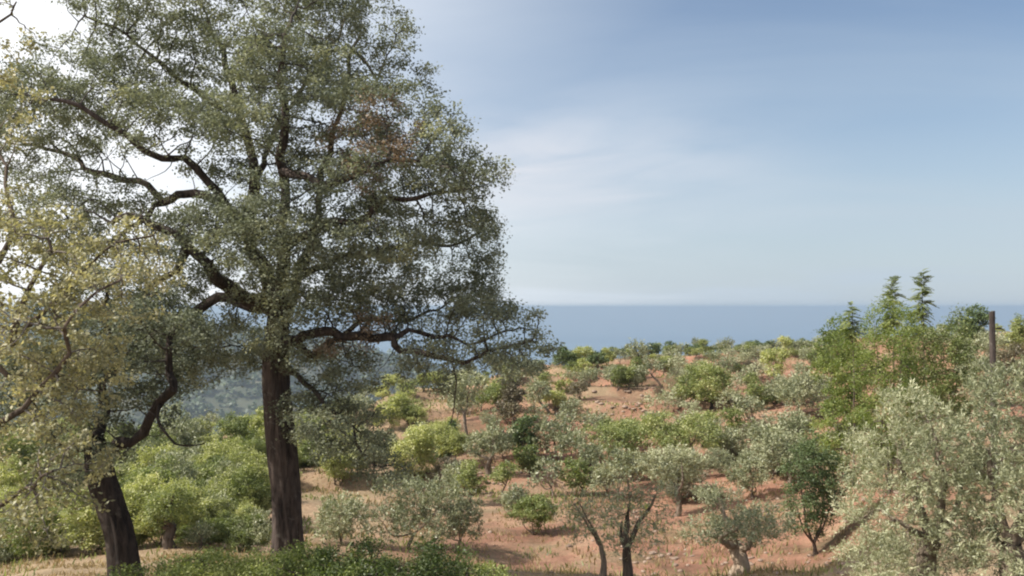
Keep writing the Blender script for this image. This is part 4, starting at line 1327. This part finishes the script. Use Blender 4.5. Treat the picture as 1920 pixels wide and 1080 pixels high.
for i, (px, Y, kind) in enumerate(spots):
    xw = (px - 960) / F * Y
    loc = np.array([xw, Y, float(ground_z(xw, Y))])
    v = int(r_.integers(0, 5))
    sc_ = float(r_.uniform(0.55, 1.05)) * (0.75 if Y > 92 else 0.78)
    sv = (sc_ * r_.uniform(.9, 1.3), sc_ * r_.uniform(.9, 1.3), sc_)
    left_ = px < 640
    lab = ('small tree of the grove seen between and behind the oak trunks' if left_ else rl.get(kind, ''))
    grp_ = 'grove trees behind the oaks' if left_ else RG + ' ' + kind
    low_ = i >= n_ridge
    if low_:
        lab = slope_l[kind] if i < n_slope else under_l[kind]
        grp_ = ('slope shrubs ' if i < n_slope else 'thicket shrubs ') + kind
        sc_ = float(r_.uniform(0.4, 0.8)) * (1.0 if i < n_slope else 0.85 if Y < 34 else 1.15)
        sv = (sc_ * r_.uniform(1, 1.7), sc_ * r_.uniform(1, 1.7), sc_ * (1.0 if i < n_slope else float(r_.uniform(1.0, 1.7))))
    if (kind, v, low_) not in proto:
        nm = 'shrub' if low_ else 'olive_tree' if kind == 'olive' else 'orchard_tree'
        o, n = small_tree(nm, lab, 'shrub' if low_ else 'tree', loc, 2.0 if low_ else 2.5, 2.5, kind, stem=.03 if low_ else float(r_.uniform(.15, .38)), tr=.04 if low_ else .07,
                          forks=int(r_.integers(2, 5)), seed=900 + i, k=float(r_.uniform(1.7, 2.9)), lean=float(r_.uniform(-.12, .12)), dist=36.0 if low_ else 75.0, group=grp_, lobes=int(r_.integers(4, 10)))
        proto[(kind, v, low_)] = o
        c_ = o
        o.scale = sv
        o.rotation_euler = (0, 0, r_.uniform(0, 6.28))
    else:
        c_ = copy_tree(proto[(kind, v, low_)], loc, sv, float(r_.uniform(0, 6.28)), lab, grp_)
    c_['tone'] = str(kind)
    COPIES.append(c_)


# say for every copied tree which one it is: by the nearest described plant, then by its place among its like
SHORT = {}
for (mx, my, lab_) in MARKS:
    w_ = lab_.split(' ')
    cut = [j for j, t_ in enumerate(w_) if j > 1 and t_ in ('with', 'at', 'on', 'in', 'of', 'just', 'right', 'left', 'beside', 'behind', 'high', 'above', 'between', 'under', 'near',
                                                      'against', 'below', 'beyond', 'seen', 'along', 'by', 'hanging', 'just', 'touching', 'cut')]
    SHORT[(mx, my)] = ' '.join(w_[:cut[0]] if cut else w_[:5])
uniq = {}
for v_ in SHORT.values():
    uniq[v_] = uniq.get(v_, 0) + 1
LAND = [(mx, my, SHORT[(mx, my)]) for mx, my, _l in MARKS if uniq[SHORT[(mx, my)]] == 1]
LAND += [(540, 930, 'tall oak trunk'), (215, 950, 'dark leaning oak trunk'), (1860, 660, 'wooden post')]
told = {}
for o in COPIES:
    lx, ly, lz = o.location
    sx, sy = 960 + lx / ly * F, EYE - lz / ly * F
    if sx > 1940 or sx < -60:
        side = 'beyond the right edge plants' if sx > 0 else 'at the left edge'
    best = min(LAND, key=lambda m: abs(m[0] - sx) + 1.6 * abs(m[1] - sy))
    dx, dy = sx - best[0], sy - best[1]
    rel = ('behind' if dy < 0 else 'in front of') if abs(dx) < 25 else ('left of' if dx < 0 else 'right of')
    if rel.endswith('of') and rel[0] != 'i' and dy < -25:
        rel = 'behind and ' + rel
    what = {'green': 'green', 'olive': 'grey', 'lime': 'yellow green', 'dark': 'dark green', 'scrub': 'dry brown'}[o['tone']]
    kind_ = 'shrub' if o['category'] == 'shrub' else 'tree'
    told.setdefault('small %s %s %s the %s' % (what, kind_, rel, best[2]), []).append((sx, o))
ORD = ['leftmost', 'second from left', 'third from left', 'fourth from left', 'fifth from left', 'sixth from left', 'seventh from left', 'eighth from left']
for lab_, os_ in told.items():
    os_.sort(key=lambda q: q[0])
    for j, (sx, o) in enumerate(os_):
        if len(os_) == 1:
            o['label'] = lab_
        else:
            o['label'] = lab_ + ', ' + ('rightmost' if j == len(os_) - 1 else ORD[min(j, 7)])
for o in COPIES:
    del o['tone']


# ------------------------------------------------------------------ three tall spire-topped saplings
def frond_mesh():
    V_, f = [], []
    for k in range(7):
        t = (k + 1) / 7.0
        x0 = 0.34 * t
        z0 = 0.10 * t - 0.16 * t * t
        for s in (-1, 1):
            if k == 6 and s == 1:
                continue
            o = len(V_)
            d = np.array([0.55, s * 0.85, -0.18]) if k < 6 else np.array([1.0, 0, -.3])
            d = d / np.linalg.norm(d)
            sd = np.array([-d[1], d[0], 0.0])
            l_ = 0.125 * (1 - 0.35 * abs(t - 0.5))
            c = np.array([x0, 0, z0])
            V_ += [c, c + d * l_ * .5 + sd * .034, c + d * l_, c + d * l_ * .5 - sd * .034]
            f.append((o, o + 1, o + 2, o + 3))
    o = len(V_)
    V_ += [np.array([0, -.004, 0]), np.array([0, .004, 0]), np.array([.34, .002, -.06]), np.array([.34, -.002, -.06])]
    f.append((o, o + 1, o + 2, o + 3))
    return mesh_np('frond', np.array(V_), np.array(f), 4, False, np.random.default_rng(3).uniform(.2, .7, len(f)))


FROND = frond_mesh()
FROND.materials.append(M['green'])


def spire(px, Y, top, label, tiers, gap, size, seed):
    r = np.random.default_rng(seed)
    p = at(px, top, Y)
    b = np.array([p[0], p[1], float(ground_z(p[0], p[1]))])
    h = p[2] - b[2]
    root = empty('spire_sapling', b, label, 'sapling', 'spire topped saplings right of centre')
    sk = Skel()
    sk.add(curve([b + np.array([0, 0, -.15]), b + np.array([.06, 0, h * .5]), b + np.array([0, 0, h])], .25, .012, r), 0, .05, .012, root=True)
    sk.finish()
    link('stem', sk.tube('stem', sk.grp == 0, 7, b), M['bark_small'], root)
    z = h - 0.02
    for k in range(tiers):
        n = 11
        for q in range(n):
            fo = link('frond', FROND, None, root)
            s = size * (0.62 + 0.13 * min(k, 4)) * r.uniform(.65, 1.3)
            fo.scale = (s, s, s)
            fo.location = (float(r.normal(0, .01)), float(r.normal(0, .01)), float(z + r.normal(0, .055)))
            fo.rotation_euler = (float(r.normal(0, .35)), float(r.uniform(-.75, .25) + .05 * k), float(q * 6.283 / n + k * .6 + r.normal(0, .15)))
        z -= gap * r.uniform(.85, 1.15)
    return root


spire(1672, 36.0, 524, 'taller left spire with dense tiers of fronds against sky', 12, .17, 1.1, 61)
spire(1728, 37.0, 512, 'right spire with widely spaced tiers of fronds against sky', 9, .22, 1.15, 62)
spire(1597, 35.0, 574, 'shortest spire with a single tuft of fronds against the sea', 7, .17, 1.05, 63)


# ------------------------------------------------------------------ wooden post
def build_post():
    Y = 25.0
    p = at(1862, 584, Y)
    b = np.array([p[0], p[1], float(ground_z(p[0], p[1]))])
    h = p[2] - b[2]
    root = empty('wooden_post', b, 'dark weathered wooden post standing above the olives at the right', 'post')
    n, k = 24, 14
    r = np.random.default_rng(3)
    zs = np.linspace(-.3, h, n)
    a = np.linspace(0, 2 * math.pi, k, endpoint=False)
    rad = 0.088 - 0.012 * np.clip(zs / h, 0, 1)
    A, Zz = np.meshgrid(a, zs)
    rr = rad[:, None] * (1 + 0.10 * fbm(np.cos(A) * 3, np.sin(A) * 3 + Zz * .6, 14, 3))
    X = np.cos(A) * rr - 0.030 * (Zz / h)
    Yy = np.sin(A) * rr
    tilt = Zz + 0.02 * np.cos(A) * (Zz > h - .01)
    V_ = np.stack([X, Yy, tilt], 2).reshape(-1, 3)
    i = np.arange(n - 1)[:, None]
    j = np.arange(k)[None]
    j2 = (j + 1) % k
    f = np.stack([i * k + j, i * k + j2, (i + 1) * k + j2, (i + 1) * k + j], 2).reshape(-1, 4)
    V_ = np.vstack([V_, [[-.03, 0, h + .012]]])
    cap = np.stack([(n - 1) * k + np.arange(k), (n - 1) * k + (np.arange(k) + 1) % k, np.full(k, len(V_) - 1), np.full(k, len(V_) - 1)], 1)
    me = bpy.data.meshes.new('shaft')
    me.from_pydata(V_.tolist(), [], f.tolist() + [tuple(c[:3]) for c in cap.tolist()])
    wm = bark_mat('weathered wood', (0.022, 0.018, 0.017), (0.085, 0.068, 0.060), 8.0, 0.4, 0.06)
    link('shaft', me, wm, root)
    # the short stub of a snapped side branch
    sk = Skel()
    zb = h - 0.48
    sk.add(curve([b + np.array([.05, 0, zb]), b + np.array([.17, -.01, zb + .02]), b + np.array([.29, -.01, zb - .03])], .05), 0, .032, .014, root=True)
    sk.finish()
    link('branch_stub', sk.tube('branch_stub', sk.grp == 0, 7, b), wm, root)


build_post()


# ------------------------------------------------------------------ low hedge in front of the oak
def hedge_shrub(px, Y, top, wpx, label, seed, kind='hedge', n_lobe=9):
    r = np.random.default_rng(seed)
    d = ray(px, 1080)
    b = np.array([d[0] * Y, Y, float(ground_z(d[0] * Y, Y))])
    zt = at(px, top, Y)[2]
    h = zt - b[2]
    w = wpx / F * Y * 1.35
    root = empty('hedge_shrub', b, label, 'shrub', 'low shrubs along the bottom edge')
    sk = Skel()
    for q in range(6):
        e = np.array([r.uniform(-.35, .35) * w, r.uniform(-.3, .3), h * r.uniform(.5, .8)])
        sk.add(curve([b + np.array([r.uniform(-.1, .1), r.uniform(-.08, .08), -.1]), b + e * np.array([.6, .6, .4]), b + e], .08, .01, r), q, .018, .008, root=True)
    A = []
    for q in range(n_lobe):
        c = b + np.array([(q + .5) / n_lobe * w - w / 2 + r.normal(0, .05), r.uniform(-.4, .4), h * r.uniform(.45, .72)])
        A.append(in_blob(c, w / n_lobe * r.uniform(.9, 1.5), .50, h * r.uniform(.20, .28), 90, r, .5))
    A = np.vstack(A)
    sk.colonize(A, .07, .11, iters=60, up=.08, r=r)
    sk.finish(.003)
    for q in range(6):
        me = sk.tube('stem', sk.grp == q, 6, b)
        if me:
            link('stem', me, M['bark_small'], root)
    tag(link('twigs', sk.tube('twigs', sk.grp == -1, 3, b), M['bark_small'], root), kind='stuff')
    sel = (sk.grp == -1) & (sk.size <= 3)
    V_, f, t = leaves(sk.P[sel], sk.D[sel], 60, .060, .034, .018, b, r, upb=.7, fold=.15)
    tag(link('foliage', mesh_np('foliage', V_, f, 4, False, t), M[kind], root), kind='stuff')


hedge_shrub(330, 10.6, 1040, 170, 'low green shrub at the left end of the hedge by the leaning trunk', 71)
hedge_shrub(455, 10.2, 1018, 190, 'light topped green shrub in front of the oak on its left', 72)
hedge_shrub(580, 9.9, 1012, 170, 'rounded green shrub right at the foot of the tall oak', 73)
hedge_shrub(690, 9.7, 1020, 160, 'darker green shrub right of the oak foot in the hedge', 74, 'hedge_dark')
hedge_shrub(800, 10.2, 1036, 170, 'dark green shrub near the right end of the hedge', 75, 'hedge_dark')
hedge_shrub(895, 10.6, 1064, 90, 'lowest yellowish green shrub at the right tip of the hedge', 76)


# ------------------------------------------------------------------ stones, dry grass, weeds
def rock_proto(seed):
    r = np.random.default_rng(seed)
    g = (1 + 5 ** .5) / 2
    V_ = np.array([(-1, g, 0), (1, g, 0), (-1, -g, 0), (1, -g, 0), (0, -1, g), (0, 1, g), (0, -1, -g), (0, 1, -g), (g, 0, -1), (g, 0, 1), (-g, 0, -1), (-g, 0, 1)], float)
    f = [(0, 11, 5), (0, 5, 1), (0, 1, 7), (0, 7, 10), (0, 10, 11), (1, 5, 9), (5, 11, 4), (11, 10, 2), (10, 7, 6), (7, 1, 8),
         (3, 9, 4), (3, 4, 2), (3, 2, 6), (3, 6, 8), (3, 8, 9), (4, 9, 5), (2, 4, 11), (6, 2, 10), (8, 6, 7), (9, 8, 1)]
    V_ = unit(V_) * r.uniform(.75, 1.2, (12, 1)) * np.array([1.15, .9, .6])
    return V_, np.array(f)


m_, t_, out_ = new_mat('pale stone')
g_ = N(t_, 'ShaderNodeNewGeometry')
nn = N(t_, 'ShaderNodeTexNoise', i_Scale=6.0, i_Detail=5.0)
L(t_, g_.outputs['Position'], nn.inputs['Vector'])
oi_ = N(t_, 'ShaderNodeObjectInfo')
rr_ = ramp(t_, nn.outputs['Fac'], [(0.3, (0.17, 0.115, 0.085)), (0.7, (0.33, 0.245, 0.185))])
p_ = N(t_, 'ShaderNodeBsdfPrincipled')
p_.inputs['Roughness'].default_value = 0.9
L(t_, rr_.outputs[0], p_.inputs['Base Color'])
L(t_, p_.outputs[0], out_.inputs['Surface'])
M['stone'] = m_

rp = []
for q in range(4):
    v, f = rock_proto(300 + q)
    me = mesh_np('rock', v, f, 3)
    me.materials.append(M['stone'])
    rp.append(me)
r_ = np.random.default_rng(17)
rock_spots = []
for q in range(24):
    rock_spots.append((r_.uniform(900, 960), r_.uniform(880, 925), 'pale stone in the small heap beside the short trunked olive'))
for q in range(26):
    rock_spots.append((r_.uniform(1400, 1540), r_.uniform(775, 812), 'brown stone of the rubble bank under the thin trunked olive'))
for q in range(26):
    rock_spots.append((r_.uniform(1090, 1230), r_.uniform(735, 800), 'pale stone strewn on the bare earth high on the slope'))
for q in range(30):
    rock_spots.append((r_.uniform(1190, 1600), r_.uniform(1035, 1058), 'pale stone along the ledge at the foot of the slope'))
for q in range(12):
    rock_spots.append((r_.uniform(1350, 1420), r_.uniform(655, 700), 'dark stone on the upper slope near the ridge'))
for px, py, lab in rock_spots:
    p = hit(px, py)
    s = p[1] / F * r_.uniform(2.5, 6.5)
    o = link('rock', rp[int(r_.integers(0, 4))], None)
    o.location = (float(p[0]), float(p[1]), float(p[2] + s * .2))
    o.scale = (float(s), float(s), float(s * .8))
    o.rotation_euler = (0, 0, float(r_.uniform(0, 6.28)))
    tag(o, lab, 'rock', 'stones: ' + lab.split(' ', 2)[2])

# rubble too small to pick apart
n = 1700
Yr = r_.uniform(15, 100, n)
u_ = r_.uniform(-.05, .60, n)
X = u_ * Yr
Z = ground_z(X, Yr)
keep = fbm(X / 5.0, Yr / 5.0, 41, 3) > -.05
X, Yr, Z = X[keep], Yr[keep], Z[keep]
v, f = rock_proto(400)
s = r_.uniform(.03, .10, len(X)) * (1 + Yr / 90)
ang = r_.uniform(0, 6.28, len(X))
ca, sa = np.cos(ang), np.sin(ang)
VX = v[None, :, 0] * ca[:, None] - v[None, :, 1] * sa[:, None]
VY = v[None, :, 0] * sa[:, None] + v[None, :, 1] * ca[:, None]
VV = np.stack([VX * s[:, None] + X[:, None], VY * s[:, None] + Yr[:, None], v[None, :, 2] * s[:, None] + (Z + s * .15)[:, None]], 2)
ff = (np.arange(len(X)) * 12)[:, None, None] + f[None]
tag(link('rubble', mesh_np('rubble', VV.reshape(-1, 3), ff.reshape(-1, 3), 3), M['stone']), 'small loose stones scattered over the red earth', 'stones', kind='stuff')


def grass(name, label, n, y0, y1, u0, u1, hmin, hmax, mat, seed, thr, blades=9, spread=.16):
    r = np.random.default_rng(seed)
    Y = y0 + (y1 - y0) * r.uniform(0, 1, n) ** .8
    X = r.uniform(u0, u1, n) * Y
    k = fbm(X / 4.0, Y / 4.0, seed, 3) > thr
    X, Y = X[k], Y[k]
    m = len(X) * blades
    sp = np.repeat(spread * (1 + Y / 80), blades)
    bx = np.repeat(X, blades) + r.normal(0, 1, m) * sp
    by = np.repeat(Y, blades) + r.normal(0, 1, m) * sp
    bz = ground_z(bx, by) - .02
    h = r.uniform(hmin, hmax, m) * np.repeat(r.uniform(.6, 1.4, len(X)), blades)
    w = np.maximum(.006, by / 910 * .8)
    a = r.uniform(0, 6.28, m)
    dx, dy = np.cos(a) * w, np.sin(a) * w
    lx, ly = r.normal(0, .35, m) * h, r.normal(0, .35, m) * h
    B = np.stack([bx, by, bz], 1)
    v0 = B + np.stack([-dx, -dy, 0 * dx], 1)
    v1 = B + np.stack([dx, dy, 0 * dx], 1)
    v2 = B + np.stack([lx * .5 + dx * .6, ly * .5 + dy * .6, h * .65], 1)
    v3 = B + np.stack([lx, ly, h], 1)
    V_ = np.stack([v0, v1, v2, v3], 1).reshape(-1, 3)
    t = np.clip(r.normal(.45, .22, m), 0, 1)
    tag(link(name, mesh_np(name, V_, np.arange(m * 4).reshape(-1, 4), 4, False, t), mat), label, 'grass', kind='stuff')


grass('dry_grass', 'dry straw coloured grass on the earth between trees', 7200, 20, 105, -.60, .62, .07, .24, M['straw'], 77, -.02)
grass('near_grass', 'dry pale grass at the foot of the oaks', 2600, 12.5, 26, -.62, .45, .03, .11, M['straw'], 79, -.2, spread=.12)
grass('weeds', 'low green weeds scattered over the slope', 4200, 19, 105, -.58, .62, .08, .26, M['green'], 83, .02, blades=9, spread=.26)
